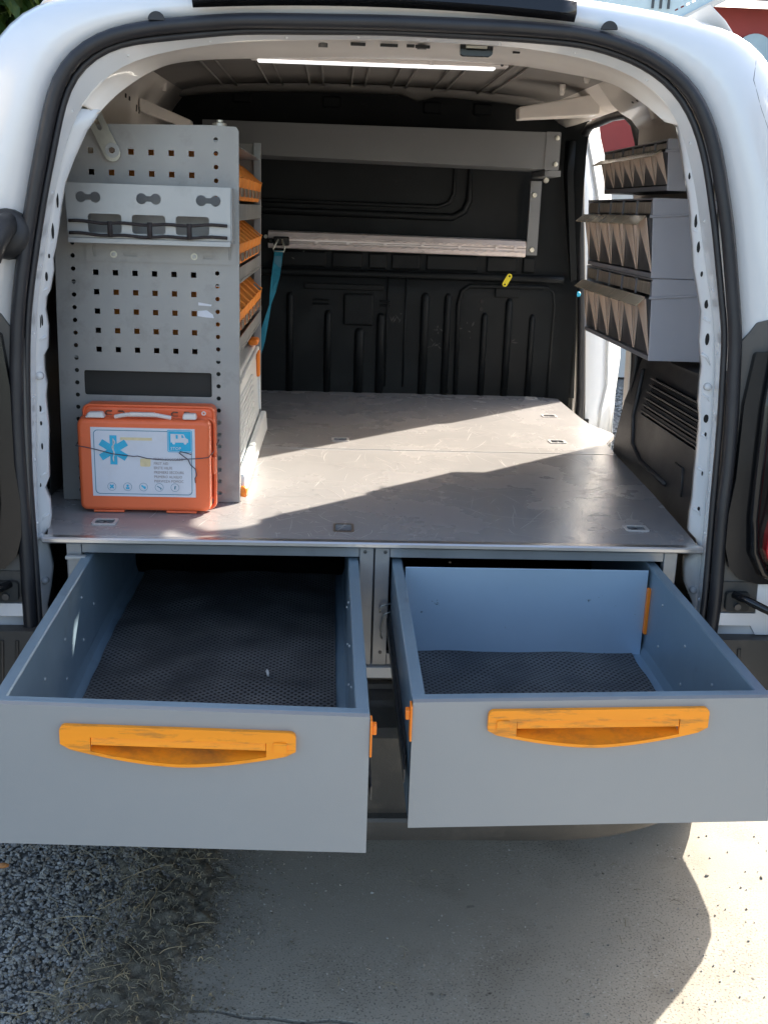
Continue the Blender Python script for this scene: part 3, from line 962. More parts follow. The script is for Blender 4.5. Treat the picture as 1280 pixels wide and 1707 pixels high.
# punched slots and knobs on the frame rails
sl_ = MB()
def wallw(z, tab):
    tab = sorted(tab, key=lambda p: p[1])
    for a_, b_ in zip(tab, tab[1:]):
        if a_[1] <= z <= b_[1]:
            return a_[0] + (b_[0] - a_[0]) * (z - a_[1]) / (b_[1] - a_[1])
    return tab[-1][0]
for sg, tab, lst in ((1, upr, ((0.69, 1.752, 0.026, 0.010), (0.725, 1.752, 0.022, 0.010), (0.655, 1.765, 0.014, 0.006), (0.80, 1.735, 0.014, 0.012), (0.84, 1.735, 0.014, 0.014))),
                     (1, uprf, ((1.09, 1.768, 0.006, 0.03), (1.16, 1.757, 0.008, 0.016), (1.24, 1.757, 0.008, 0.016))),
                     (-1, upper, ((0.62, 1.735, 0.024, 0.010), (0.66, 1.730, 0.022, 0.012), (0.95, 1.722, 0.010, 0.018), (1.0, 1.720, 0.010, 0.018), (1.10, 1.706, 0.016, 0.014), (1.14, 1.704, 0.016, 0.014)))):
    for y, z, h, w in lst:
        xa, xb_ = CX + sg * (wallw(z - h / 2, tab) - 0.0016), CX + sg * (wallw(z + h / 2, tab) - 0.0016)
        q = sg * 0.004
        sl_.hexa([(xa, y - w / 2, z - h / 2), (xa, y + w / 2, z - h / 2), (xb_, y + w / 2, z + h / 2), (xb_, y - w / 2, z + h / 2)],
                 [(xa + q, y - w / 2, z - h / 2), (xa + q, y + w / 2, z - h / 2), (xb_ + q, y + w / 2, z + h / 2), (xb_ + q, y - w / 2, z + h / 2)])
pieces('frame_slot', sl_, 'black', van)
kn = MB()
for x, y, z in ((-0.505, 1.16, 1.80), (-0.49, 1.35, 1.782), (0.62, 0.95, 1.80), (0.60, 1.15, 1.79)):
    kn.tube([(x, y, z + 0.02), (x, y, z), (x, y, z - 0.008)], [0.008, 0.008, 0.005], 10)
pieces('frame_knob', kn, 'white_in', van, smooth=True)
# pressed gussets near the top corners
for sx in (-1, 1):
    gb = MB()
    x0 = CX + sx * 0.60
    for y, l in ((0.36, 0.05), (0.50, 0.04), (0.66, 0.045)):
        gb.tube([(x0 + sx * 0.0, y, 1.79), (x0 + sx * 0.012, y + 0.01, 1.75), (x0 + sx * 0.03, y + 0.015, 1.69)], [0.012, 0.016, 0.006], 8)
    pieces('pressed_gusset', gb, 'white_in', van, smooth=True, auto=False)
# short cross member at the right cant rail
mb = MB().hexa([(0.497, 1.20, 1.722), (0.70, 1.12, 1.735), (0.70, 1.12, 1.79), (0.495, 1.20, 1.754)],
               [(0.497, 1.26, 1.722), (0.70, 1.22, 1.735), (0.70, 1.22, 1.79), (0.495, 1.26, 1.754)])
part('roof_bracket', mb, 'white_in', van, bevel=0.004)
mb = MB().hexa([(-0.52, 1.12, 1.70), (-0.40, 1.22, 1.665), (-0.40, 1.22, 1.69), (-0.52, 1.12, 1.735)],
               [(-0.52, 1.22, 1.70), (-0.40, 1.27, 1.665), (-0.40, 1.27, 1.69), (-0.52, 1.22, 1.735)])
part('roof_bracket', mb, 'white_in', van, bevel=0.004)

# side door opening: front jamb, seal, rear jamb
mb = MB()
rows = []
for (xi, zi), (xm, zm), (xo, zo) in (((0.879, 0.70), (0.949, 0.70), (1.013, 0.70)), ((0.872, 0.82), (0.95, 0.818), (1.011, 0.847)), ((0.865, 0.92), (0.962, 0.904), (1.017, 0.978)), ((0.852, 1.083), (0.951, 1.073), (1.013, 1.064)), ((0.827, 1.242), (0.934, 1.237), (0.993, 1.232)), ((0.810, 1.40), (0.905, 1.396), (0.965, 1.396)), ((0.793, 1.55), (0.870, 1.554), (0.929, 1.557)), ((0.786, 1.64), (0.848, 1.638), (0.907, 1.643)), ((0.780, 1.705), (0.826, 1.713), (0.878, 1.731)), ((0.775, 1.76), (0.815, 1.769), (0.868, 1.777))):
    rows.append([(xi, 1.70, zi), (xm, 1.81, zm), (xm + 0.005, 1.795, zm), (xo, 1.90, zo), (xo + 0.025, 1.94, zo)])
part('door_pillar', MB().loft(rows), 'white', van, smooth=True, auto=True, solid=0.002, label='sunlit white pillar at the front edge of the side door opening')
part('pillar_catch', MB().box(0.856, 0.885, 1.685, 1.70, 0.73, 0.80), 'gloss_black', van, bevel=0.003)
tp = []
for z, x in ((0.70, 0.85), (0.9, 0.845), (1.10, 0.83), (1.30, 0.812), (1.50, 0.792), (1.62, 0.782), (1.69, 0.785)):
    tp.append((x, 1.675, z))
tp += [(0.785, 1.65, 1.725), (0.782, 1.58, 1.742), (0.782, 1.30, 1.748), (0.782, 1.15, 1.742), (0.786, 1.07, 1.712), (0.792, 1.03, 1.66), (0.795, 1.0, 1.50), (0.81, 0.93, 1.10), (0.81, 0.90, 0.80)]
part('side_door_seal', MB().tube(tp, 0.014, 10), 'seal', van, smooth=True, auto=False)
tp2 = [(x - 0.02, y + 0.012, z) for x, y, z in tp[:8]]
part('pillar_edge_trim', MB().tube(tp2, 0.006, 6), 'white_in', van, smooth=True, auto=False)
mb = MB().hexa([(0.80, 0.90, 0.56), (0.98, 0.93, 0.56), (0.98, 0.97, 0.56), (0.80, 0.95, 0.56)],
               [(0.79, 1.00, 1.74), (0.87, 1.0, 1.74), (0.87, 1.04, 1.74), (0.79, 1.04, 1.74)])
part('rear_door_pillar', mb, 'white_in', van, bevel=0.004)
# black upright trim strips right of the bulkhead
mb = MB()
rows = []
for z, x in ((0.88, 0.795), (1.10, 0.785), (1.28, 0.772), (1.45, 0.752), (1.60, 0.735), (1.70, 0.735)):
    rows.append([(x - 0.012, 1.70, z), (x, 1.64, z), (x + 0.018, 1.635, z), (x + 0.03, 1.70, z)])
part('pillar_trim', MB().loft(rows), 'abs', van, smooth=True, auto=True, solid=0.002)
part('pillar_button', MB().cyl((0.80, 1.636, 1.225), (0.80, 1.63, 1.225), 0.009, 0.007), 'cyan', van, smooth=True)

# ---------------------------------------------------------------- bulkhead
def bz(x):   # bulkhead curves towards the camera at its right edge
    return 1.695 - 0.06 * max(0, (x - 0.62) / 0.17) ** 2
mb = MB()
rows = []
for j in range(36):
    z = 0.60 + 1.24 * j / 35
    row = []
    for i in range(41):
        x = -0.60 + 1.39 * i / 40
        off = -0.025 if z < 1.265 else 0.0
        row.append((x, bz(x) + off, z))
    rows.append(row)
bh = part('bulkhead', MB().loft(rows), 'abs', van, smooth=True, auto=False, label='black moulded bulkhead with pressed ribs')
def relief(name, pts, r, closed=False, rx=None, m='abs'):
    return part(name, MB().tube(pts, r, 8, closed=closed, rx=rx), m, bh, smooth=True, auto=False)
# step ledge
relief('ledge', [(x, bz(x) - 0.020, 1.268) for x in [-0.60 + 0.0675 * i for i in range(21)]], 0.013)
# upper raised frame
relief('raised_frame', [(-0.5, 1.69, 1.46), (0.38, 1.69, 1.455), (0.415, 1.69, 1.475), (0.43, 1.69, 1.51), (0.43, 1.69, 1.70), (-0.5, 1.69, 1.70)], 0.012, True, 0.012)
relief('raised_frame', [(-0.5, 1.69, 1.49), (0.33, 1.69, 1.487), (0.365, 1.69, 1.50), (0.38, 1.69, 1.53), (0.38, 1.69, 1.70), (-0.5, 1.69, 1.70)], 0.007, True, 0.007)
# boxes above the ledge
for x0, x1 in ((-0.20, -0.03), (-0.01, 0.09), (0.11, 0.17), (0.185, 0.28), (0.30, 0.47), (0.50, 0.60), (0.62, 0.66)):
    part('raised_block', MB().box(x0, x1, 1.684, 1.70, 1.285, 1.335), 'abs', bh, bevel=0.005)
# lower ribs
for x, z0, z1, w in ((-0.145, 0.85, 1.20, 0.012), (-0.02, 0.85, 1.145, 0.012), (0.085, 0.85, 1.09, 0.016), (0.155, 0.85, 1.14, 0.014), (0.30, 0.85, 1.21, 0.014), (0.375, 0.85, 1.21, 0.012), (0.50, 0.85, 1.15, 0.011), (0.58, 0.85, 1.20, 0.012), (0.66, 0.85, 1.15, 0.011)):
    y = 1.668
    part('bulkhead_rib', MB().tube([(x, y, z0), (x, y, z1 - 0.01), (x, y + 0.004, z1)], [w, w, w * 0.6], 10, rx=0.010, up=(1, 0, 0)), 'abs', bh, smooth=True, auto=False)
relief('door_outline', [(0.415, 1.668, 0.85), (0.41, 1.668, 1.18), (0.42, 1.668, 1.222), (0.445, 1.668, 1.24), (0.70, 1.665, 1.242), (0.722, 1.655, 1.225), (0.728, 1.652, 1.18), (0.725, 1.652, 0.85)], 0.008)
part('raised_square', MB().box(0.03, 0.13, 1.658, 1.675, 1.10, 1.205), 'abs', bh, bevel=0.012, seg=3)
for a in ((-0.10, 0.16, 1.215, 1.235), (-0.07, -0.015, 1.178, 1.184), (-0.07, -0.015, 1.165, 1.171), (0.15, 0.185, 1.178, 1.184), (0.15, 0.185, 1.165, 1.171), (0.53, 0.61, 1.205, 1.235)):
    part('raised_bar', MB().box(a[0], a[1], 1.662, 1.675, a[2], a[3]), 'abs', bh, bevel=0.004)
for x, z in ((0.487, 1.165), (0.67, 1.165), (0.487, 1.19)):
    part('rivet_hole', MB().cyl((x, 1.672, z), (x, 1.666, z), 0.006), 'black', bh)
relief('edge_groove', [(0.175, 1.667, 0.9), (0.175, 1.667, 1.26)], 0.003)
relief('edge_groove', [(0.235, 1.667, 0.9), (0.235, 1.667, 1.26)], 0.003)
for a in ((-0.30, 1.80), (-0.02, 1.795), (0.30, 1.79), (0.46, 1.79)):
    part('raised_block', MB().box(a[0] - 0.03, a[0] + 0.03, 1.686, 1.70, a[1] - 0.02, a[1] + 0.015), 'abs', bh, bevel=0.005)

_r = random.Random(9)
for cx_, cz_, n_, sp in ((0.335, 1.03, 10, 0.02), (0.20, 1.13, 7, 0.02), (0.345, 1.09, 5, 0.008), (-0.12, 1.30, 3, 0.02), (0.45, 1.11, 5, 0.02), (0.60, 1.06, 4, 0.03)):
    mb = MB()
    for k in range(n_):
        x, z = _r.gauss(cx_, sp), _r.gauss(cz_, sp)
        a, l, w = _r.uniform(0, 3.1), _r.uniform(0.003, 0.014), _r.uniform(0.0012, 0.003)
        dx, dz = math.cos(a) * l, math.sin(a) * l
        mb.add([(x - dx, 1.6685, z - dz), (x + dz / l * w, 1.6685, z - dx / l * w), (x + dx, 1.6685, z + dz), (x - dz / l * w, 1.6685, z + dx / l * w)], [(0, 1, 2, 3)])
    o = part('scuff_marks', mb, 'bumper', bh, fix=False)
    o['kind'] = 'stuff'
# ---------------------------------------------------------------- rear corners of the body
for sx, lab in ((-1, 'left'), (1, 'right')):
    def mx(x):
        return x if sx > 0 else 2 * CX - x - 0.004
    def face(mb_, off):
        return mb_.warp(lambda p: (p.x, yrear(p.y) - off - p.z, p.y))
    # grey inner panel behind the lamp
    top = 1.262 if sx > 0 else 1.243
    outl = [(0.700, top), (0.712, top + 0.006), (0.727, top + 0.024), (0.738, top + 0.040), (0.76, top + 0.046), (0.93, top + 0.05), (0.97, 0.80), (0.70, 0.80)]
    outl = [(mx(a), b) for a, b in outl]
    pl = part('corner_trim_panel', face(plate([outl], 0.012), 0.002), 'taupe', van, bevel=0.002, label=lab + ' grey trim panel behind the tail lamp')
    # lamp housing: black swelling shape
    hs_ = [(0.735, 1.252), (0.722, 1.16), (0.720, 1.03), (0.712, 0.965), (0.712, 0.905), (0.722, 0.868), (0.742, 0.847), (0.78, 0.838), (0.96, 0.84), (0.95, 1.262)]
    hs_ = [(mx(a), b) for a, b in hs_]
    lamp = part('tail_lamp', face(plate([hs_], 0.020), 0.012), 'gloss_black', van, bevel=0.006, seg=3, label=lab + ' tail lamp in black housing')
    # inner ridge
    rp = [(0.770, 1.262), (0.760, 1.16), (0.757, 1.03), (0.756, 0.96), (0.762, 0.90), (0.782, 0.862), (0.82, 0.846)]
    part('housing_ridge', MB().tube([(mx(a), yrear(b) - 0.030, b) for a, b in rp], 0.009, 8), 'gloss_black', lamp, smooth=True, auto=False)
    lens = [(0.800, 1.18), (0.792, 1.02), (0.786, 0.965), (0.780, 0.935), (0.779, 0.905), (0.788, 0.882), (0.806, 0.866), (0.90, 0.87), (0.90, 1.18)]
    lens = [(mx(a), b) for a, b in lens]
    part('red_lens', face(plate([lens], 0.03), 0.034), 'red_lens', lamp, bevel=0.005, seg=3)
    part('lens_rim', MB().tube([(mx(a if sx > 0 else 0) if False else (a), yrear(b) - 0.046, b) for a, b in lens[:7]], 0.003, 6), 'red_lens', lamp, smooth=True, auto=False)
    # hinge pocket with door check arm
    bx = [(mx(a), b) for a, b in rect(0.703, 0.782, 0.80, 0.838)]
    pk = part('hinge_pocket', face(plate([bx], 0.016), 0.004), 'bumper', van, bevel=0.002)
    bx = [(mx(a), b) for a, b in rrect(0.722, 0.787, 0.765, 0.822, 0.006)]
    part('hinge_plate', face(plate([bx], 0.010), 0.018), 'dark', pk, bevel=0.002)
    part('hinge_screw', MB().cyl((mx(0.742), yrear(0.8) - 0.022, 0.797), (mx(0.742), yrear(0.8) - 0.030, 0.797), 0.006), 'steel_dark', pk)
    part('check_arm', MB().tube([(mx(0.735), yrear(0.82) - 0.02, 0.818), (mx(0.76), -0.11, 0.812), (mx(0.86), -0.17, 0.775)], [0.007, 0.008, 0.006], 8), 'gloss_black', pk, smooth=True, auto=False)
    if True:
        for zz, w in ((0.86, 0.006), (0.873, 0.004)):
            part('trim_slot', MB().box(min(mx(0.706), mx(0.706 + w)), max(mx(0.706), mx(0.706 + w)), yrear(zz) - 0.009, yrear(zz) + 0.0, zz, zz + 0.008), 'black', pk)
    ck = [(0.690, 0.738), (0.93, 0.738), (0.965, 0.72), (0.965, 0.60), (0.93, 0.56), (0.690, 0.55)]
    part('bumper_end', face(plate([[(mx(a), b) for a, b in ck]], 0.03), 0.022), 'bumper', van, bevel=0.006, seg=3)
    for q in (0.722, 0.748):
        part('bumper_rib', MB().tube([(mx(q), yrear(0.72) - 0.038, 0.722), (mx(q + 0.006), yrear(0.55) - 0.038, 0.55)], 0.0035, 8), 'bumper', van, smooth=True)
    # white body strip under the pocket
    ws = [(0.700, 0.757), (0.775, 0.757), (0.785, 0.740), (0.93, 0.740), (0.93, 0.84), (0.782, 0.84), (0.782, 0.780), (0.700, 0.780)]
    ws = [(mx(a), b) for a, b in ws]
    part('body_strip', face(plate([ws], 0.016), 0.006), 'white', van, bevel=0.003)
    # door, folded out
    dn = 'left' if sx < 0 else 'right'
    X = CX + sx * 0.89
    prof = [(0.0, 0.50), (0.0, 1.05), (-0.02, 1.25), (-0.06, 1.50), (-0.12, 1.68), (-0.15, 1.74)]
    a_, b_ = [], []
    mb = MB()
    rows = []
    for y in (-0.035, -0.05, -0.62, -0.64):
        th = 0.03 if y in (-0.05, -0.62) else 0.024
        cc = 0 if y != -0.64 else 0.0
        ring = [(X + sx * (o_ + th), y, z) for o_, z in prof] + [(X + sx * (o_ - th), y, z) for o_, z in reversed(prof)]
        rows.append(ring)
    mb.loft(rows, closed=True)
    nn = len(rows[0])
    mb.add(rows[0], [tuple(range(nn))])
    mb.add(rows[-1], [tuple(range(nn))])
    dr = part('rear_door', mb, 'white', van, smooth=True, auto=True, label=dn + ' rear door swung open')
    part('door_lining', MB().box(X - sx * 0.034 - 0.004, X - sx * 0.034 + 0.004, -0.58, -0.10, 0.56, 1.04), 'trim', dr, bevel=0.003)
# lift: black rubber elbow and corrugated cable hose on the left
hose = MB()
pts = []
c0 = Vector((-0.520, -0.045, 1.445))
part('hose_grommet', MB().tube([(-0.545, -0.012, 1.412), (-0.545, -0.030, 1.414), (-0.546, -0.040, 1.416)], [0.042, 0.040, 0.030], 20), 'rubber', van, smooth=True, auto=False)
pp = [(-0.540, -0.030, 1.428), (-0.541, -0.062, 1.422), (-0.548, -0.082, 1.402), (-0.556, -0.090, 1.375)]
part('hose_elbow', MB().tube(pp, [0.020, 0.021, 0.021, 0.020], 14), 'rubber', van, smooth=True, auto=False)
pts, rr = [], []
for i in range(60):
    t = i / 59
    p = Vector((-0.556 - 0.045 * t - 0.05 * t * t, -0.090 - 0.05 * t, 1.375 - 0.20 * t))
    pts.append(p)
    rr.append(0.0185 if i % 4 < 2 else 0.0145)
part('corrugated_hose', MB().tube(pts, rr, 14), 'rubber', van, smooth=True, auto=False)
# roof strip above the opening, hinge plugs
mb = MB()
rows = []
for i in range(21):
    x = -0.235 + 0.618 * i / 20
    z = 1.7965 - 0.03 * ((x - CX) / 0.5) ** 2
    rows.append([(x, yrear(z) - 0.018, z - 0.010), (x, yrear(z) - 0.030, z), (x, yrear(z) - 0.026, z + 0.018), (x, yrear(z), z + 0.03)])
part('high_stop_lamp', MB().loft(rows), 'gloss_black', van, smooth=True, solid=0.003)
for x, z in ((-0.293, 1.752), (0.441, 1.766)):
    m_ = plate([[(x + 0.0135 * math.cos(R(a)), z + 0.013 * math.sin(R(a))) for a in range(0, 181, 15)]], 0.006)
    part('seal_clip', XZ(m_, 0.004), 'seal', van, bevel=0.001)
# shallow crease lines on the corners, laid on the panel's surface
from mathutils.bvhtree import BVHTree
_me = rbp.data
_bv = BVHTree.FromPolygons([tuple(v.co) for v in _me.vertices], [tuple(p.vertices) for p in _me.polygons])
_o = root_org(van)
def on_body(x, z):
    h = _bv.ray_cast(Vector((x, -1.0, z)) - _o, Vector((0, 1, 0)))
    return None if h[0] is None else h[0] + _o
def crease(pts, r, m):
    out = []
    for (xa, za), (xb_, zb_) in zip(pts, pts[1:]):
        for k in range(5):
            q = on_body(xa + (xb_ - xa) * k / 5, za + (zb_ - za) * k / 5)
            if q is not None:
                out.append((q.x, q.y - r * 0.3, q.z))
    if len(out) > 2:
        part('body_seam', MB().tube(out, r, 6), m, van, smooth=True, auto=False)
for sx in (-1, 1):
    crease([(CX + sx * w, z) for w, z in ((0.612, 1.745), (0.606, 1.70), (0.622, 1.655), (0.648, 1.60), (0.672, 1.53), (0.70, 1.43), (0.72, 1.36))], 0.0008, 'taupe')

# sill and bumper
rows = []
for i in range(41):
    x = -0.56 + 1.30 * i / 40
    rows.append([(x, 0.08, 0.628), (x, 0.030, 0.628), (x, 0.006, 0.624), (x, 0.002, 0.606), (x, 0.012, 0.598), (x, 0.05, 0.596)])
part('rear_sill', MB().loft(rows), 'white', van, smooth=True, auto=True, solid=0.002)
prof_low = [(0.02, 0.597), (-0.004, 0.594), (-0.008, 0.586), (-0.050, 0.582), (-0.058, 0.574), (-0.066, 0.572), (-0.100, 0.570), (-0.128, 0.566), (-0.140, 0.552), (-0.142, 0.50), (-0.136, 0.44), (-0.126, 0.40), (-0.120, 0.386), (-0.134, 0.383), (-0.137, 0.378), (-0.126, 0.372), (-0.128, 0.345), (-0.118, 0.328), (-0.06, 0.31), (0.05, 0.30)]
def bstation(s):
    # s in 0..1 from centre to side: returns centre offset x, y shift, normal
    u = s
    if u < 0.62:
        q_ = u / 0.62
        return (q_ * 0.62, 0.10 * max(0.0, (q_ - 0.55) / 0.45) ** 2, R(24) * max(0.0, (q_ - 0.55) / 0.45))
    t = (u - 0.62) / 0.38
    a = t * R(66)
    return (0.62 + 0.30 * math.sin(t * PI / 2), 0.10 + 0.36 * (1 - math.cos(t * PI / 2)), R(24) + a)
def bumper_row(s, sgn, high):
    x0, y0, a = bstation(s)
    row = []
    for y, z in prof_low:
        zz = z
        if high and z > 0.50:
            zz = 0.50 + (z - 0.50) * 2.5
        d = min(y, -0.095) if (high and 0.5 < z < 0.596) else y
        px = min(0.915, x0 - d * math.sin(a) * 0.5)
        py = y0 + d * math.cos(a)
        row.append((CX + sgn * px, py, zz))
    return row
st = [i / 60 for i in range(61)]
rows = []
for s in reversed(st):
    rows.append(bumper_row(s, -1, s > 0.625))
for s in st[1:]:
    rows.append(bumper_row(s, 1, s > 0.625))
part('bumper', MB().loft(rows), 'bumper', van, smooth=True, auto=True, solid=0.002)
# wheels
def wheel(x, y, lab):
    s = 1 if x > CX else -1
    pr = [(0.10, 0.20), (0.10, 0.29), (0.085, 0.315), (0.05, 0.322), (-0.05, 0.322), (-0.085, 0.315), (-0.10, 0.29), (-0.10, 0.20)]
    rings = []
    for i in range(41):
        a = 2 * PI * i / 40
        rings.append([(x + s * u, y + r * math.cos(a), 0.322 + r * math.sin(a)) for u, r in pr])
    w = part('wheel', MB().loft(rings), 'tyre', van, smooth=True, auto=True, label=lab)
    part('rim', MB().tube([(x + s * 0.06, y, 0.322), (x + s * 0.075, y, 0.322), (x + s * 0.08, y, 0.322)], [0.20, 0.20, 0.06], 28), 'rim', w, smooth=True)
for x, lab in ((-0.80, 'left'), (0.90, 'right')):
    wheel(x, 0.66, lab + ' rear wheel')
    wheel(x, 3.45, lab + ' front wheel')
part('underbody', MB().box(-0.72, 0.90, 0.02, 4.0, 0.30, 0.36), 'dark', van)
part('load_floor', MB().box(-0.62, 0.80, 0.05, 1.70, 0.570, 0.594), 'bumper', van)
# open sliding door parked along the right side
sdp = [(0.315, 1.05), (0.300, 0.60), (0.296, 0.43), (0.302, 0.36), (0.318, 0.30), (0.350, 0.262), (0.40, 0.247), (0.50, 0.24), (1.14, 0.24), (1.16, 0.30), (1.16, 1.10), (1.10, 1.66), (1.05, 1.71), (0.44, 1.71), (0.39, 1.66), (0.34, 1.30)]
mb = YZ(plate([sdp], 0.05), 1.13)
mb.warp(lambda p: (p.x - (0.10 * max(0, p.z - 1.0) / 0.7), p.y, p.z))
sdv = part('sliding_door', mb, 'white', van, bevel=0.006)
part('door_handle', MB().tube([(1.155, 1.00, 0.98), (1.18, 0.99, 0.98), (1.18, 0.86, 0.98), (1.155, 0.85, 0.98)], 0.010, 8), 'trim', sdv, smooth=True)

# right wheel-arch trim with vent
ox = 0.752
outl = [(0.86, 0.80), (0.855, 0.90), (0.80, 1.02), (0.725, 1.135), (0.66, 1.155), (0.08, 1.165), (0.08, 0.80)]
def vpt(u, v):   # vent field corner map: u 0..1 from far to near, v 0..1 from bottom to top
    return (0.655 - 0.065 * v + (0.24 - 0.655 + 0.065 * v) * u, 1.010 + 0.105 * v)
holes = []
for k in range(6):
    v0 = k / 6 + 0.03
    v1 = (k + 1) / 6 - 0.045
    holes.append([vpt(0.02, v0), vpt(1, v0), vpt(1, v1), vpt(0.02, v1)])
tm = plate([outl] + holes, 0.006)
tm = YZ(tm, ox)
tm.warp(lambda p: (p.x + 0.03 * max(0, (p.z - 1.0)) / 0.15 * 0.5, p.y, p.z))
wt = part('wheel_arch_trim', tm, 'trim', van, bevel=0.001)
part('vent_backing', MB().box(ox + 0.032, ox + 0.036, 0.20, 0.70, 0.99, 1.14), 'black', wt)
for k in range(6):
    v1 = (k + 1) / 6 - 0.045
    a = vpt(0.0, v1)
    b = vpt(1.0, v1)
    part('vent_slat', MB().hexa([(ox - 0.003, a[0], a[1] - 0.003), (ox - 0.003, b[0], b[1] - 0.003), (ox - 0.003, b[0], b[1] + 0.002), (ox - 0.003, a[0], a[1] + 0.002)],
                                [(ox + 0.028, a[0], a[1] - 0.016), (ox + 0.028, b[0], b[1] - 0.016), (ox + 0.028, b[0], b[1] - 0.012), (ox + 0.028, a[0], a[1] - 0.012)]), 'trim', wt, bevel=0.001)
part('moulded_ridge', MB().tube([(ox - 0.002, 0.66, 1.12), (ox - 0.004, 0.70, 1.00), (ox - 0.004, 0.68, 0.93), (ox - 0.004, 0.60, 0.905), (ox - 0.004, 0.40, 0.90)], 0.006, 8), 'trim', wt, smooth=True, auto=False)
part('moulded_ridge', MB().tube([(ox - 0.003, 0.35, 0.96), (ox - 0.003, 0.30, 0.96), (ox - 0.003, 0.29, 0.90)], 0.003, 8), 'trim', wt, smooth=True, auto=False)
part('trim_shoulder', MB().hexa([(ox + 0.004, 0.08, 1.162), (ox + 0.004, 0.66, 1.152), (ox + 0.10, 0.66, 1.17), (ox + 0.10, 0.08, 1.18)],
                                [(ox + 0.004, 0.08, 1.168), (ox + 0.004, 0.66, 1.158), (ox + 0.10, 0.66, 1.176), (ox + 0.10, 0.08, 1.186)]), 'trim', wt)
part('trim_return', MB().hexa([(ox + 0.001, 0.86, 0.80), (ox + 0.001, 0.725, 1.135), (ox + 0.006, 0.725, 1.138), (ox + 0.006, 0.863, 0.80)],
                              [(ox + 0.08, 0.90, 0.80), (ox + 0.08, 0.80, 1.16), (ox + 0.082, 0.80, 1.165), (ox + 0.082, 0.905, 0.80)]), 'trim', wt)

# ---------------------------------------------------------------- LED light
led = thing('ceiling_light', 'slim white LED strip light fixed under the van roof header', 'light', (0.07, 0.26, 1.73))
part('light_housing', MB().hexa([(-0.163, 0.245, 1.731), (0.316, 0.245, 1.733), (0.316, 0.245, 1.742), (-0.163, 0.245, 1.740)],
                                [(-0.163, 0.278, 1.731), (0.316, 0.278, 1.733), (0.316, 0.278, 1.742), (-0.163, 0.278, 1.740)]), 'kit_white', led, bevel=0.002)
part('diffuser', MB().hexa([(-0.150, 0.250, 1.7275), (0.292, 0.250, 1.7290), (0.292, 0.250, 1.7325), (-0.150, 0.250, 1.7305)],
                           [(-0.150, 0.274, 1.7275), (0.292, 0.274, 1.7290), (0.292, 0.274, 1.7325), (-0.150, 0.274, 1.7305)]), 'led', led, bevel=0.002)
for x in (-0.062, 0.172):
    part('mounting_clip', MB().box(x - 0.004, x + 0.004, 0.240, 0.244, 1.731, 1.746), 'kit_white', led, bevel=0.001)
for x in (-0.160, 0.303):
    part('end_screw', MB().cyl((x, 0.2445, 1.736), (x, 0.242, 1.736), 0.0025), 'steel_dark', led)

# ---------------------------------------------------------------- load platform and drawer cabinet
cab_ = thing('drawer_cabinet', 'grey steel drawer cabinet under a worn board floor filling the van bed', 'cabinet', (0.09, 0.8, 0.6))
Zt = 0.877
cups = [(0.023, 0.903), (0.664, 1.63), (0.666, 1.311), (0.614, 0.934), (0.607, 0.125), (-0.432, 0.107)]
def cup_hole(x, y):
    return rrect(x - 0.0215, y - 0.018, x + 0.0215, y + 0.018, 0.006, 3)
fb = [(-0.515, 0.006), (0.694, 0.006), (0.700, 0.06), (0.722, 0.40), (0.739, 0.788), (-0.60, 0.788), (-0.60, 0.13), (-0.535, 0.10), (-0.530, 0.07)]
front_h = [cup_hole(*c) for c in cups if c[1] < 0.79] + [rrect(0.010, 0.072, 0.042, 0.118, 0.005, 3)]
b1 = part('floor_board', XY(plate([fb] + front_h, 0.012), Zt - 0.006), 'board', cab_, label='front board with a sharp band of sunlight across it')
rb_ = [(-0.60, 0.7905), (0.7395, 0.7905), (0.748, 0.93), (0.800, 1.045), (0.800, 1.075), (0.766, 1.20), (0.760, 1.30), (0.757, 1.668), (-0.60, 1.668)]
b2 = part('floor_board', XY(plate([rb_] + [cup_hole(*c) for c in cups if c[1] > 0.79], 0.012), Zt - 0.006), 'board', cab_, label='rear board against the bulkhead')
part('seam_strip', MB().box(-0.60, 0.739, 0.7882, 0.7903, Zt - 0.009, Zt + 0.0008), 'alu_edge', cab_)
for c in cups:
    x, y = c
    rim = part('tie_down_cup', XY(plate([rrect(x - 0.0235, y - 0.0195, x + 0.0235, y + 0.0195, 0.006, 3), rrect(x - 0.0175, y - 0.0140, x + 0.0175, y + 0.0140, 0.005, 3)], 0.002), Zt + 0.0012), 'cup_rim', cab_)
    part('cup_bottom', MB().box(x - 0.021, x + 0.021, y - 0.0175, y + 0.0175, Zt - 0.0165, Zt - 0.0135), 'black', rim)
    cr = MB()
    for a in (R(35), R(-35)):
        dx, dy = math.cos(a) * 0.015, math.sin(a) * 0.015
        cr.tube([(x - dx, y - dy, Zt - 0.009), (x, y, Zt - 0.004), (x + dx, y + dy, Zt - 0.009)], [0.003, 0.006, 0.003], 8)
    part('cross_bar', cr, 'steel_dark', rim, smooth=True)
part('slot_bottom', MB().box(0.006, 0.046, 0.068, 0.122, Zt - 0.020, Zt - 0.0135), 'black', cab_)
part('slot_rim', XY(plate([rrect(0.006, 0.068, 0.046, 0.122, 0.006, 3), rrect(0.010, 0.072, 0.042, 0.118, 0.005, 3)], 0.0016), Zt + 0.0006), 'board_edge', cab_)
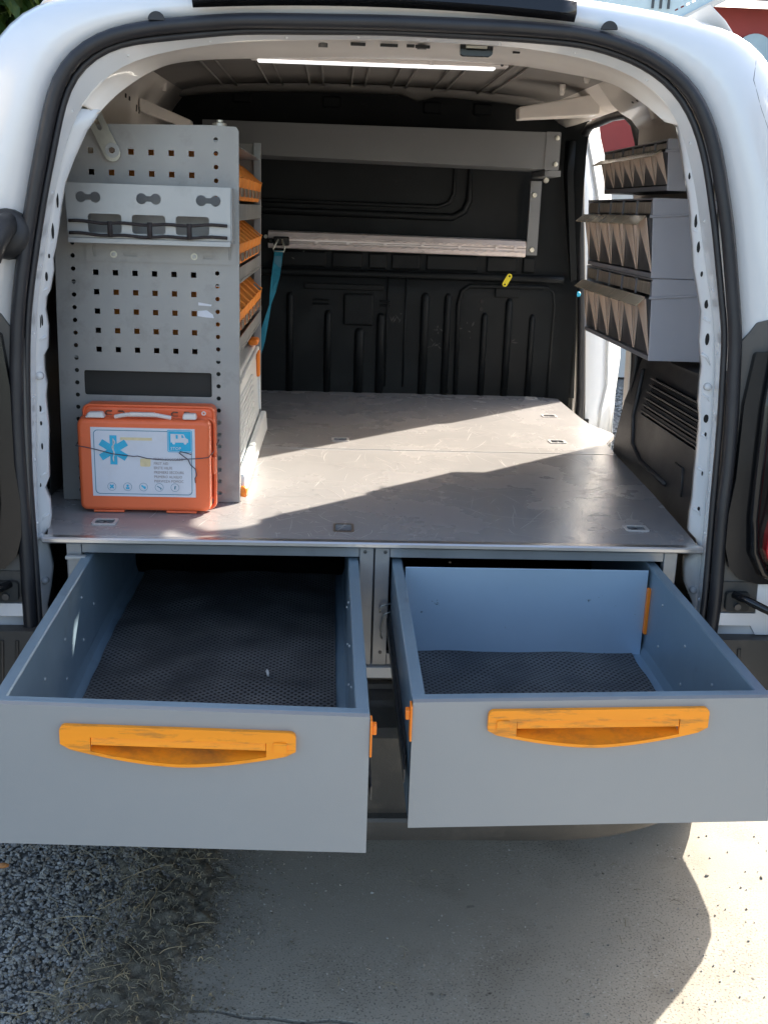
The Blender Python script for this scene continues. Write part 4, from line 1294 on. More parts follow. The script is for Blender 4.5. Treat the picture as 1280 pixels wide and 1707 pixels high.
def board_marks(cnt, m, seed, area, l0, l1, w0, w1, dirs):
    rnd = random.Random(seed)
    mb = MB()
    for i in range(cnt):
        x, y = area(rnd)
        a = rnd.choice(dirs) + rnd.gauss(0, 0.25)
        L_ = rnd.uniform(l0, l1)
        w = rnd.uniform(w0, w1)
        bend = rnd.gauss(0, 0.4)
        n_ = 7
        L_p, R_p = [], []
        for k in range(n_):
            t = k / (n_ - 1)
            ww = w * math.sin(PI * (0.08 + 0.84 * t)) * 0.5
            L_p.append((x - math.sin(a) * ww, y + math.cos(a) * ww, Zt + 0.0004))
            R_p.append((x + math.sin(a) * ww, y - math.cos(a) * ww, Zt + 0.0004))
            x += math.cos(a) * L_ / (n_ - 1)
            y += math.sin(a) * L_ / (n_ - 1)
            a += bend / (n_ - 1)
        if all(-0.5 < p[0] < 0.69 and 0.02 < p[1] < 1.6 and abs(p[1] - 0.789) > 0.006 for p in L_p):
            mb.loft([L_p, R_p])
    o = part('surface_scratches', mb, m, b1, fix=False)
    o['kind'] = 'stuff'
M['mark_light'] = mat('scratch_to_bare_film', (0.56, 0.53, 0.50), 0.5)
M['mark_mid'] = mat('faint_scratch', (0.40, 0.385, 0.375), 0.5)
M['mark_dark'] = mat('dark_scuff', (0.07, 0.07, 0.075), 0.6)
board_marks(150, 'mark_light', 1, lambda r: (r.gauss(0.12, 0.28), r.uniform(0.03, 1.5)), 0.015, 0.09, 0.0008, 0.0017, (0.3, 1.4, 1.9, 2.6))
board_marks(420, 'mark_mid', 2, lambda r: (r.uniform(-0.4, 0.65), r.uniform(0.03, 1.5)), 0.02, 0.14, 0.0010, 0.0022, (0.2, 1.3, 1.7, 2.7))
board_marks(90, 'mark_light', 3, lambda r: (r.gauss(-0.02, 0.10), abs(r.gauss(0.12, 0.14)) + 0.02), 0.01, 0.05, 0.0007, 0.0014, (0.3, 1.0, 1.9, 2.6))
board_marks(110, 'mark_dark', 4, lambda r: (r.gauss(0.58, 0.06), r.gauss(0.52, 0.09)), 0.006, 0.05, 0.0008, 0.0018, (0.05, 0.3))
board_marks(60, 'mark_dark', 5, lambda r: (r.uniform(-0.3, 0.6), r.uniform(0.03, 0.7)), 0.004, 0.02, 0.0008, 0.002, (0.1, 1.5))
board_marks(260, 'mark_light', 6, lambda r: (r.uniform(-0.4, 0.65), r.uniform(0.03, 1.5)), 0.001, 0.004, 0.0010, 0.0022, (0.1, 1.5))
et = MB()
rows = []
for x in (-0.522, 0.700):
    rows.append([(x, 0.014, Zt + 0.0022), (x, -0.002, Zt + 0.0022), (x, -0.005, Zt - 0.0005), (x, -0.0055, Zt - 0.006), (x, -0.003, Zt - 0.0085), (x, 0.000, Zt - 0.0100), (x, 0.010, Zt - 0.0125), (x, 0.014, Zt - 0.0125)])
et.loft(rows, closed=True)
et.add(rows[0], [tuple(range(8))])
et.add(rows[1], [tuple(range(8))])
part('edge_trim', et, 'alu_edge', cab_)
for s, x0, x1 in (('l', -0.483, -0.456), ('m', 0.056, 0.0822), ('m', 0.0848, 0.112), ('r', 0.632, 0.657)):
    part('post', MB().box(x0, x1, 0.010, 0.030, 0.6285, 0.8642), 'steel', cab_, bevel=0.0012)
for x0, x1 in ((-0.4555, 0.0555), (0.1125, 0.6315)):
    part('top_rail', MB().box(x0, x1, 0.0125, 0.028, 0.846, 0.8642), 'steel', cab_, bevel=0.001)
    part('bottom_rail', MB().box(x0, x1, 0.0125, 0.028, 0.6285, 0.652), 'steel', cab_, bevel=0.001)
for x, z in ((0.066, 0.857), (0.104, 0.857), (0.100, 0.655), (0.066, 0.655)):
    part('rivet', MB().tube([(x, 0.010, z), (x, 0.0085, z), (x, 0.008, z)], [0.0035, 0.0032, 0.001], 10), 'steel_dark', cab_, smooth=True)
for x in (-0.484, 0.085, 0.658):
    part('cabinet_wall', MB().box(x - 0.001, x + 0.0005, 0.031, 1.64, 0.6285, 0.864), 'steel_dark', cab_)
part('cabinet_base', MB().box(-0.484, 0.658, 0.031, 1.64, 0.6255, 0.6280), 'steel_dark', cab_)
part('cabinet_back', MB().box(-0.484, 0.658, 1.642, 1.645, 0.6285, 0.864), 'steel_dark', cab_)
# latch bracket at the left post
lb = part('slide_bracket', MB().box(-0.479, -0.4575, 0.002, 0.0085, 0.70, 0.840), 'steel_light', cab_, bevel=0.001)
part('bracket_cap', MB().box(-0.482, -0.446, -0.006, 0.006, 0.838, 0.844), 'steel_light', lb, bevel=0.001)
part('bracket_screw', MB().cyl((-0.451, 0.006, 0.826), (-0.451, 0.002, 0.826), 0.005), 'zinc', lb)

# ---------------------------------------------------------------- drawers
def drawer(label, x0, x1, depth, rack, droop, roll, xtap0, xtap1, ztop, zbot, handle, flip, divider, slide_side, cat='drawer'):
    d = thing('drawer', label, cat, ((x0 + x1) / 2, 0.0, 0.64), 'drawers pulled out of the cabinet')
    W = x1 - x0
    xc = (x0 + x1) / 2
    zb = 0.655
    def wf(p):
        t = max(0.0, -p.y / 0.6)
        u = (p.x - xc) / (W / 2)
        nx_ = p.x + t * (xtap0 * (1 - u) / 2 + xtap1 * (1 + u) / 2)
        ny_ = p.y + (-rack * u) * t
        nz_ = p.z + (-roll * u - droop) * t
        return Vector((nx_, ny_, nz_))
    back = 0.42
    def P(name, mb, m, parent=d, **kw):
        return part(name, mb.warp(wf), m, parent, **kw)
    # sides: sheet folded over a top flange, split along y so the rack bends smoothly
    for s, xa in ((1, x0), (-1, x1)):
        mb = MB()
        rows = []
        for k in range(13):
            y = back - (back + depth - 0.02) * k / 12
            rows.append([(xa, y, zb), (xa, y, ztop - 0.002), (xa + s * 0.002, y, ztop), (xa + s * 0.017, y, ztop), (xa + s * 0.019, y, ztop - 0.002), (xa + s * 0.019, y, zb)])
        mb.loft(rows, closed=True)
        mb.add(rows[0], [tuple(range(6))])
        sw = P('side_wall', mb, 'drawer_in')
        rv = MB()
        for y, z in [(-0.10, 0.80), (-0.10, 0.72), (-0.24, 0.78), (-0.24, 0.71), (-0.38, 0.775), (-0.38, 0.715), (-0.48, 0.73), (0.0, 0.75)]:
            rv.tube([(xa + s * 0.019, y, z), (xa + s * 0.0205, y, z), (xa + s * 0.021, y, z)], [0.0028, 0.0025, 0.001], 8)
        rv.warp(wf)
        pieces('rivet', rv, 'steel_light', sw, smooth=True)
        # floor flange
        rows = []
        for k in range(9):
            y = back - (back + depth - 0.03) * k / 8
            rows.append([(xa + s * 0.0192, y, zb + 0.030), (xa + s * 0.024, y, zb + 0.012), (xa + s * 0.048, y, zb + 0.008), (xa + s * 0.048, y, zb + 0.005), (xa + s * 0.0192, y, zb + 0.005)])
        P('floor_flange', MB().loft(rows, closed=True), 'drawer_in', sw)
    P('bottom', MB().box(x0 + 0.019, x1 - 0.019, -depth + 0.02, back, zb, zb + 0.004), 'drawer_in')
    # rubber mat with slight waves
    rows = []
    for j in range(46):
        row = []
        y = -depth + 0.030 + (back + depth - 0.03) * j / 45
        for i in range(24):
            x = x0 + 0.040 + (W - 0.08) * i / 23
            zz = zb + 0.0135 + 0.0018 * math.sin(x * 31 + y * 17) + 0.0016 * math.sin(y * 55 + 3 * math.sin(x * 12)) + 0.0008 * random.random()
            row.append((x, y, zz))
        rows.append(row)
    P('rubber_mat', MB().loft(rows), 'mat', smooth=True, auto=False)
    # front
    fz0, fz1 = zbot, ztop + 0.002
    hx0, hx1, hz1, hzm = handle
    oa, ob = (0.016, 0.0) if slide_side > 0 else (0.0, 0.016)
    def bottom(u, ins=0):
        return hzm + 0.0245 * abs(u) ** 1.7
    outer, inner = [], []
    hw = (hx1 - hx0) / 2
    hc = (hx0 + hx1) / 2
    r = 0.008
    outer = [(hx1 - r * (1 - math.cos(R(a))), hz1 - r * (1 - math.sin(R(a)))) for a in range(0, 91, 18)]
    outer += [(hx0 + r * (1 - math.cos(R(a))), hz1 - r * (1 - math.sin(R(a)))) for a in range(90, -1, -18)]
    NB = 24
    outer += [(hx0 + 2 * hw * i / NB, bottom(-1 + 2 * i / NB) + (0.004 if i in (0, NB) else 0)) for i in range(NB + 1)]
    ix0, ix1 = hx0 + 0.040, hx1 - 0.040
    iz1 = hz1 - 0.016
    inner = [(ix1, iz1), (ix0, iz1)]
    inner += [(ix0 + (ix1 - ix0) * i / NB, bottom((ix0 + (ix1 - ix0) * i / NB - hc) / hw) + 0.0045) for i in range(NB + 1)]
    fp = XZ(plate([rect(x0 - oa, fz0, x1 + ob, fz1), inner], 0.010), -depth - 0.0 + 0.005)
    fr = P('front_panel', fp, 'front', bevel=0.0012)
    P('front_top_flange', MB().box(x0 - oa, x1 + ob, -depth + 0.0105, -depth + 0.026, ztop - 0.004, ztop + 0.0015), 'drawer_in', fr, bevel=0.001)
    P('front_inner_skin', MB().box(x0 + 0.0195, x1 - 0.0195, -depth + 0.018, -depth + 0.0235, zb, ztop - 0.0045), 'drawer_in', fr)
    hd_ = P('handle', XZ(plate([outer, inner], 0.007), -depth - 0.0035), 'handle', bevel=0.0014, label=None)
    # bowl: sloping recess floor behind the opening
    rows = []
    for i in range(NB + 1):
        x = ix0 + (ix1 - ix0) * i / NB
        zb_ = bottom((x - hc) / hw) + 0.0045
        rows.append([(x, -depth - 0.005, zb_), (x, -depth + 0.004, zb_ + 0.003), (x, -depth + 0.016, zb_ + (iz1 - 0.012 - zb_) * 0.55), (x, -depth + 0.0175, iz1 - 0.010), (x, -depth + 0.0165, iz1)])
    bowl = P('handle_recess', MB().loft(rows), 'handle_bowl', hd_, smooth=True, auto=True)
    P('grip_bar', MB().hexa([(ix0 + 0.0005, -depth - 0.0066, iz1 - 0.011), (ix1 - 0.0005, -depth - 0.0066, iz1 - 0.011), (ix1 - 0.0005, -depth - 0.0050, iz1 + 0.0005), (ix0 + 0.0005, -depth - 0.0050, iz1 + 0.0005)],
                            [(ix0 + 0.0005, -depth + 0.004, iz1 - 0.013), (ix1 - 0.0005, -depth + 0.004, iz1 - 0.013), (ix1 - 0.0005, -depth + 0.004, iz1 + 0.0005), (ix0 + 0.0005, -depth + 0.004, iz1 + 0.0005)]), 'handle', hd_, bevel=0.0008)
    sx_ = hx1 - 0.020 if not flip else hx0 + 0.022
    P('lock_square', XZ(plate([rrect(sx_ - 0.010, hz1 - 0.0285, sx_ + 0.008, hz1 - 0.0140, 0.002)], 0.003), -depth - 0.0078), 'handle', hd_, bevel=0.0006)
    # orange clip on the edge that faces the other drawer
    ce = x1 + 0.0005 if slide_side > 0 else x0 - 0.0005
    s = slide_side
    mb = MB()
    a, b = sorted((ce, ce + s * 0.003))
    mb.box(a, b, -depth - 0.004, -depth + 0.014, ztop - 0.055, ztop - 0.002)
    a, b = sorted((ce + s * 0.003, ce + s * 0.009))
    mb.box(a, b, -depth + 0.0, -depth + 0.012, ztop - 0.024, ztop - 0.010)
    P('edge_clip', mb, 'orange', bevel=0.0012)
    # telescopic slides outside both walls
    for s2, xa in ((-1, x0), (1, x1)):
        wd = 0.0045
        for k, (za, zb2, yb, ye, mm) in enumerate(((0.690, 0.742, 0.3, -depth + 0.09, 'steel_dark'), (0.698, 0.734, 0.2, -depth + 0.05, 'trim'), (0.706, 0.726, 0.1, -depth + 0.025, 'steel_dark'))):
            a, b = sorted((xa + s2 * (0.0006 + k * 0.0022), xa + s2 * (0.0026 + k * 0.0022)))
            rows = []
            mb = MB()
            for q_ in range(9):
                y = yb + (ye - yb) * q_ / 8
                rows.append([(a, y, za), (b, y, za), (b, y, zb2), (a, y, zb2)])
            mb.loft(rows, closed=True)
            mb.add(rows[0], [(0, 1, 2, 3)])
            mb.add(rows[-1], [(0, 1, 2, 3)])
            P('slide_rail', mb, mm)
    if divider is not None:
        dv = P('divider', MB().box(x0 + 0.024, x1 - 0.024, divider, divider + 0.003, 0.666, 0.836), 'divider', bevel=0.0006)
        for xx in (x0 + 0.0222, x1 - 0.0222):
            P('divider_clip', MB().box(xx - 0.0025, xx + 0.0035, divider - 0.012, divider - 0.001, 0.712, 0.803), 'orange', dv, bevel=0.001)
    return d
drL = drawer('left open grey drawer with dark rubber mat and dirty orange handle', -0.455, 0.054, 0.602, -0.002, 0.006, 0.0085, 0.020, 0.003, 0.842, 0.6395, (-0.361, -0.046, 0.8203, 0.7650), False, None, 1)
drR = drawer('right open grey drawer with sky-tinted light grey divider plate and orange handle', 0.117, 0.622, 0.564, 0.0, 0.0025, -0.0065, -0.001, -0.010, 0.840, 0.6495, (0.221, 0.529, 0.8310, 0.7735), True, -0.012, -1)
# wire hooks at the right drawer's slide
sw_ = MB()
sw_.tube([(0.119, 0.004, 0.757), (0.100, -0.003, 0.755), (0.096, -0.004, 0.748), (0.097, -0.004, 0.742)], 0.0018, 6)
sw_.tube([(0.121, 0.000, 0.744), (0.104, -0.004, 0.738), (0.098, -0.006, 0.700), (0.102, -0.006, 0.690)], 0.0015, 6)
part('slide_spring', sw_, 'zinc', cab_, smooth=True, auto=False)

# ---------------------------------------------------------------- shelving unit
sh = thing('shelving_unit', 'grey steel racking with perforated end panel on the left of the platform', 'shelving', (-0.37, 0.26, 0.877))
holes = []
for zr in (1.561, 1.5225, 1.337, 1.2998, 1.2626, 1.2252, 1.188):
    for i in range(6):
        x = -0.4625 + 0.0376 * i
        h = 0.0052
        holes.append(rect(x - h, zr - h, x + h, zr + h))
zz = 1.588
while zz > 0.885:
    holes.append(circ(-0.2285 - 0.000 * zz, zz, 0.0044, 12))
    zz -= 0.02465
zz = 1.392
while zz > 0.885:
    holes.append(circ(-0.505 - 0.012 * (1.392 - zz), zz, 0.0044, 12))
    zz -= 0.02465
holes.append(rrect(-0.494, 1.097, -0.242, 1.146, 0.004, 3))
out = [(-0.547, 0.8785), (-0.1875, 0.8785), (-0.1855, 1.605), (-0.190, 1.612), (-0.235, 1.6135), (-0.44, 1.609), (-0.50, 1.60), (-0.535, 1.50), (-0.541, 1.28)]
ep = part('end_panel', XZ(plate([out] + holes, 0.0016), 0.260), 'steel_peg', sh, label='perforated end panel facing the rear doors')
part('edge_return', MB().box(-0.1890, -0.1874, 0.2615, 0.285, 0.8785, 1.606), 'steel_peg', ep)
part('top_nut', MB().tube([(-0.222, 0.272, 1.613), (-0.222, 0.272, 1.618), (-0.222, 0.272, 1.620)], [0.014, 0.013, 0.006], 16), 'zinc', ep, smooth=True)
part('top_screw', MB().cyl((-0.222, 0.272, 1.620), (-0.222, 0.272, 1.624), 0.006), 'zinc', ep)
part('far_panel', MB().box(-0.560, -0.203, 1.050, 1.052, 0.8785, 1.625), 'steel_peg', sh)
part('corner_upright', MB().box(-0.2155, -0.197, 1.028, 1.049, 0.8785, 1.627), 'steel', sh, bevel=0.001)
# peel marks on panel
part('scrape_mark', XZ(plate([[(-0.268 + 0.0, 1.268), (-0.25, 1.270), (-0.238, 1.262), (-0.236, 1.255), (-0.252, 1.256), (-0.268, 1.258)]], 0.0004), 0.2588), 'label', ep)
part('scrape_mark', XZ(plate([[(-0.266, 1.285), (-0.240, 1.281), (-0.241, 1.278), (-0.266, 1.279)]], 0.0004), 0.2588), 'label', ep)
# things seen through the slot and holes: shelf back
for z in (1.474, 1.346, 1.200):
    s_ = part('shelf', MB().box(-0.540, -0.197, 0.2625, 1.048, z - 0.030, z - 0.028), 'steel', sh)
    part('shelf_lip', MB().box(-0.2005, -0.1985, 0.2870, 1.0275, z - 0.034, z - 0.001), 'steel', s_)
part('shelf', MB().box(-0.540, -0.200, 0.2625, 1.048, 1.585, 1.587), 'steel', sh)
part('back_panel', MB().box(-0.575, -0.573, 0.2625, 1.048, 0.885, 1.60), 'steel_dark', sh)
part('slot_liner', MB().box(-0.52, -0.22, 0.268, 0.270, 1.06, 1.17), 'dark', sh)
# perforated strap
ang = math.atan2(1.555 - 1.66, -0.421 + 0.468)
L0 = Vector((-0.476, 1.672))
L1 = Vector((-0.4195, 1.556))
dv_ = (L1 - L0).normalized()
nv = Vector((-dv_.y, dv_.x))
an = math.atan2(dv_.y, dv_.x)
mid = (L0 + L1) / 2
st_h = [slotp(*(L0 + dv_ * t), 0.024, 0.0085, an) for t in (0.040, 0.072)] + [circ(*(L1 - dv_ * 0.006), 0.0062)]
so_ = slotp(mid.x, mid.y, (L1 - L0).length + 0.028, 0.030, an, 8)
stp = part('fixing_strap', XZ(plate([so_] + st_h, 0.003), 0.248), 'zinc', sh, bevel=0.0006)
part('strap_washer', XZ(plate([circ(L1.x, L1.y + 0.006, 0.0135, 20), circ(L1.x, L1.y + 0.006, 0.0055)], 0.002), 0.2455), 'steel_light', stp)
part('strap_bolt', MB().cyl((L1.x, 0.247, L1.y + 0.006), (L1.x, 0.240, L1.y + 0.006), 0.0052, n=6), 'board_edge', stp)

# can holder bracket screwed to the panel
hl = part('can_holder', XZ(plate([rect(-0.4985, 1.399, -0.1955, 1.404)], 0.05), 0.2275), 'steel_light', sh, label='bright can holder tray with keyhole cut-outs')
hh = []
for x in (-0.458, -0.347, -0.237):
    pts = []
    for a in range(30, 331, 20):
        pts.append((x - 0.0130 + 0.0100 * math.cos(R(a)), 1.4765 + 0.0100 * math.sin(R(a))))
    for a in range(-150, 151, 20):
        pts.append((x + 0.0130 + 0.0100 * math.cos(R(a)), 1.4765 + 0.0100 * math.sin(R(a))))
    hh.append(pts)
for x0, x1 in ((-0.460, -0.398), (-0.379, -0.317), (-0.298, -0.236)):
    hh.append(rrect(x0, 1.413, x1, 1.4475, 0.006, 4))
# front sheet is split in bands: upper sheet, middle strip, lower lip
up = XZ(plate([[(-0.4975, 1.4045), (-0.1960, 1.4045), (-0.1960, 1.5010), (-0.4995, 1.5015)]] + hh, 0.0016), 0.2000)
part('holder_front', up, 'steel_light', hl)
part('holder_back_flange', XZ(plate([rect(-0.4795, 1.358, -0.1910, 1.3985), slotp(-0.395, 1.372, 0.026, 0.006), slotp(-0.245, 1.371, 0.020, 0.006), slotp(-0.463, 1.382, 0.030, 0.006, PI / 2), slotp(-0.203, 1.382, 0.030, 0.006, PI / 2)], 0.0016), 0.2562), 'steel_peg', hl)
part('holder_end_flange', MB().box(-0.1955, -0.1940, 0.202, 0.2535, 1.4045, 1.50), 'steel_light', hl)
for x in (-0.426, -0.272):
    w_ = part('screw_washer', MB().tube([(x, 0.2555, 1.372), (x, 0.2535, 1.372)], [0.0065, 0.0065], 16), 'zinc', hl, smooth=True)
    part('screw_head', MB().tube([(x, 0.2534, 1.372), (x, 0.2505, 1.372), (x, 0.2500, 1.372)], [0.0042, 0.0038, 0.001], 12), 'steel_light', w_, smooth=True)
el = MB()
for z, dz in ((1.4335, 0.0), (1.4115, 0.0)):
    pts = []
    for i in range(21):
        t = i / 20
        pts.append((-0.494 + 0.292 * t, 0.1945 - 0.002 * math.sin(PI * t), z - 0.003 * math.sin(PI * t) + 0.0012 * math.sin(t * 23)))
    el.tube(pts, 0.0030, 8, rx=0.0038)
for x in (-0.418, -0.345, -0.272):
    el.tube([(x, 0.1915, 1.4345), (x, 0.1910, 1.42), (x, 0.1915, 1.406)], 0.0048, 8)
part('elastic_cord', el, 'elastic', hl, smooth=True, auto=False)
part('holder_lower_lip', MB().box(-0.4975, -0.1965, 0.1965, 0.2000, 1.3940, 1.4035), 'steel_light', hl, bevel=0.0008)

# ---------------------------------------------------------------- orange bins on the shelves
def bin_proto(loc, w, h, label):
    x, y, z = loc
    b = thing('storage_bin', label, 'bin', loc, 'orange bins on the racking shelves')
    t = 0.0015
    D = 0.24
    mb = MB()
    # open-fronted tub, front towards +x
    lo = h * 0.52
    pr = [(0, 0), (0.0, lo), (-0.045, h), (-D, h), (-D, 0)]
    for yy in (-w / 2, w / 2 - t):
        mb.hexa([(x + pr[0][0], y + yy, z), (x + pr[1][0] + 0.006, y + yy, z + pr[1][1]), (x + pr[2][0], y + yy, z + h), (x - D, y + yy, z + h)],
                [(x + pr[0][0], y + yy + t, z), (x + pr[1][0] + 0.006, y + yy + t, z + pr[1][1]), (x + pr[2][0], y + yy + t, z + h), (x - D, y + yy + t, z + h)])
        mb.add([(x, y + yy, z), (x - D, y + yy, z + h), (x - D, y + yy, z)], [(0, 1, 2)])
    mb.box(x - D, x, y - w / 2, y + w / 2, z, z + t)
    mb.box(x - D, x - D + t, y - w / 2, y + w / 2, z, z + h)
    part('tub', mb, 'orange_bin', b)
    fr_ = MB()
    fr_.hexa([(x - 0.001, y - w / 2, z + t), (x - 0.001, y + w / 2, z + t), (x + 0.006, y + w / 2, z + lo), (x + 0.006, y - w / 2, z + lo)],
             [(x + 0.001, y - w / 2, z + t), (x + 0.001, y + w / 2, z + t), (x + 0.009, y + w / 2, z + lo), (x + 0.009, y - w / 2, z + lo)])
    part('front_lip', fr_, 'orange_bin', b, bevel=0.0008)
    for sg in (-1, 1):
        part('rolled_rim', MB().tube([(x + 0.009, y + sg * w / 2, z + lo), (x - 0.044, y + sg * w / 2, z + h)], 0.003, 6), 'orange_bin', b, smooth=True)
    part('label_card', MB().box(x + 0.0065, x + 0.0085, y - w * 0.3, y + w * 0.3, z + 0.008, z + lo * 0.55), 'paper', b)
    part('contents', MB().box(x - D + 0.01, x - 0.012, y - w / 2 + 0.004, y + w / 2 - 0.004, z + 0.003, z + h * 0.32), 'bin_dark', b)
    return b
def copy_thing(src, loc, label):
    r = src.copy()
    COL.objects.link(r)
    r.location = loc
    r['label'] = label
    for ch in src.children:
        c = ch.copy()
        COL.objects.link(c)
        c.parent = r
        for gch in ch.children:
            d = gch.copy()
            COL.objects.link(d)
            d.parent = c
    return r
ordn = ['nearest', 'second', 'third', 'fourth', 'fifth', 'sixth', 'farthest']
rowsn = [('top', 1.480, 0.088), ('middle', 1.350, 0.085), ('lower', 1.208, 0.095)]
for rn, z, h in rowsn:
    first = None
    for i in range(7):
        y = 0.345 + i * 0.106
        loc = (-0.203, y, z)
        lab = 'orange open-front bin, %s from the end panel on the %s shelf' % (ordn[i], rn)
        if first is None:
            first = bin_proto(loc, 0.098, h, lab)
        else:
            copy_thing(first, loc, lab)

# pale case standing on edge at the foot of the racking
cs = thing('assortment_case', 'pale plastic assortment case with orange latches standing at the foot of the racking', 'case', (-0.21, 0.66, 0.877))
part('case_shell', MB().hexa([(-0.260, 0.275, 0.879), (-0.196, 0.275, 0.879), (-0.196, 1.00, 0.879), (-0.260, 1.00, 0.879)],
                             [(-0.300, 0.275, 1.105), (-0.208, 0.275, 1.105), (-0.208, 1.00, 1.115), (-0.300, 1.00, 1.115)]), 'case', cs, bevel=0.006, seg=3)
cl_ = part('case_lid', MB().hexa([(-0.195, 0.29, 0.884), (-0.178, 0.29, 0.884), (-0.176, 0.99, 0.884), (-0.195, 0.99, 0.884)],
                           [(-0.195, 0.29, 0.930), (-0.180, 0.29, 0.930), (-0.180, 0.99, 0.935), (-0.195, 0.99, 0.935)]), 'case', cs, bevel=0.004, seg=3)
for k in range(9):
    z = 0.945 + 0.014 * k
    xx = -0.1975 - 0.0006 * k
    part('case_rib', MB().tube([(xx, 0.36 - 0.0 * k, z), (xx, 0.80, z + 0.004)], 0.0030, 6), 'case', cl_, smooth=True)
part('case_frame', MB().tube([(-0.199, 0.285, 0.94), (-0.202, 0.285, 1.095), (-0.203, 0.99, 1.105), (-0.199, 0.99, 0.94)], 0.005, 8), 'case', cs, smooth=True)
part('latch', MB().tube([(-0.190, 0.292, 0.893), (-0.184, 0.284, 0.893), (-0.180, 0.284, 0.905)], [0.010, 0.012, 0.008], 10), 'orange', cs, smooth=True, auto=False)
part('latch', MB().box(-0.224, -0.198, 0.93, 0.99, 1.118, 1.135), 'orange', cs, bevel=0.006)
part('latch', MB().box(-0.205, -0.196, 0.97, 0.995, 1.03, 1.10), 'orange', cs, bevel=0.003)

# ---------------------------------------------------------------- first aid kit
kt = thing('first_aid_kit', 'orange first aid box with white label leaning on the perforated panel', 'first aid kit', (-0.365, 0.20, 0.877))
def shell(x0, x1, z0, z1, y0, y1, r, lipw=0.004):
    rings = []
    for y, ins in ((y1, 0.004), (y1 - 0.004, 0.0), (y0 + 0.012, 0.0), (y0 + 0.004, 0.0015), (y0 + 0.001, 0.004), (y0, 0.008)):
        rings.append([(a, y, b) for a, b in rrect(x0 + ins, z0 + ins, x1 - ins, z1 - ins, max(0.002, r - ins * 0.6), 6)])
    mb = MB().loft(rings, closed=True)
    n = len(rings[0])
    mb.add(rings[0], [tuple(range(n))])
    mb.add(rings[-1], [tuple(range(n))])
    return mb
part('front_shell', shell(-0.4925, -0.2365, 0.8825, 1.0665, 0.166, 0.196, 0.013), 'kit', kt, smooth=True, auto=True)
part('shell_bead', MB().tube([(a, 0.1985, b) for a, b in rrect(-0.4915, 0.8830, -0.2310, 1.0650, 0.013, 6)], 0.0035, 8, closed=True), 'kit', kt, smooth=True, auto=False)
part('rear_shell', shell(-0.487, -0.231, 0.900, 1.0875, 0.202, 0.2475, 0.013), 'kit', kt, smooth=True, auto=True)
part('shell_bead', MB().tube([(a, 0.203, b) for a, b in rrect(-0.4855, 0.9015, -0.2325, 1.0865, 0.012, 6)], 0.0026, 8, closed=True), 'kit', kt, smooth=True, auto=False)
part('side_hinge', MB().box(-0.236, -0.229, 0.190, 0.204, 0.955, 0.990), 'kit', kt, bevel=0.002)
for x in (-0.455, -0.313):
    part('foot', MB().box(x - 0.012, x + 0.048, 0.170, 0.200, 0.8785, 0.8830), 'kit', kt, bevel=0.0015)
for x in (-0.430, -0.302):
    mb = MB()
    for dx, s in ((-0.006, 1), (0.006 + 0.012, -1)):
        mb.tube([(x + dx + s * 0.006, 0.2005, 1.076), (x + dx - s * 0.003, 0.2005, 1.076), (x + dx - s * 0.006, 0.2005, 1.0735), (x + dx - s * 0.006, 0.2005, 1.0705), (x + dx - s * 0.003, 0.2005, 1.068), (x + dx + s * 0.006, 0.2005, 1.068)], 0.0014, 6)
    part('moulded_hook', mb, 'board_edge', kt, smooth=True, auto=False)
part('clip', MB().hexa([(-0.476, 0.168, 1.0675), (-0.438, 0.168, 1.0675), (-0.438, 0.190, 1.0675), (-0.476, 0.190, 1.0675)],
                       [(-0.470, 0.170, 1.078), (-0.443, 0.170, 1.079), (-0.443, 0.186, 1.079), (-0.470, 0.186, 1.078)]), 'kit_white', kt, bevel=0.003, seg=3)
part('clip', MB().hexa([(-0.290, 0.168, 1.0675), (-0.262, 0.168, 1.0675), (-0.262, 0.190, 1.0675), (-0.290, 0.190, 1.0675)],
                       [(-0.288, 0.170, 1.079), (-0.264, 0.170, 1.079), (-0.264, 0.186, 1.079), (-0.288, 0.186, 1.079)]), 'kit_white', kt, bevel=0.003, seg=3)
hb = MB().tube([(-0.420, 0.178, 1.069), (-0.408, 0.176, 1.072), (-0.395, 0.174, 1.0745), (-0.340, 0.174, 1.0745), (-0.327, 0.176, 1.072), (-0.312, 0.178, 1.069)], 0.0042, 8)
part('carry_handle', hb, 'kit_white', kt, smooth=True)
part('handle_grip', MB().box(-0.392, -0.342, 0.169, 0.180, 1.0725, 1.0795), 'kit_white', kt, bevel=0.002)
part('rivet_ring', XZ(plate([circ(-0.252, 1.075, 0.0045), circ(-0.252, 1.075, 0.0022)], 0.001), 0.2010), 'kit_white', kt)
# label and its print
Yl = 0.1655
lb_ = part('label_sticker', XZ(plate([rect(-0.4655, 0.913, -0.2655, 1.0505)], 0.0006), Yl), 'label', kt)
def dec(mb, m, k=1, name='label_print'):
    return part(name, XZ(mb, Yl - 0.0006 * k), m, lb_)
dec(plate([rrect(-0.4602, 0.9175, -0.2718, 1.0455, 0.008), rrect(-0.4590, 0.9187, -0.2730, 1.0443, 0.0075)], 0.0004), 'cyan_dk')
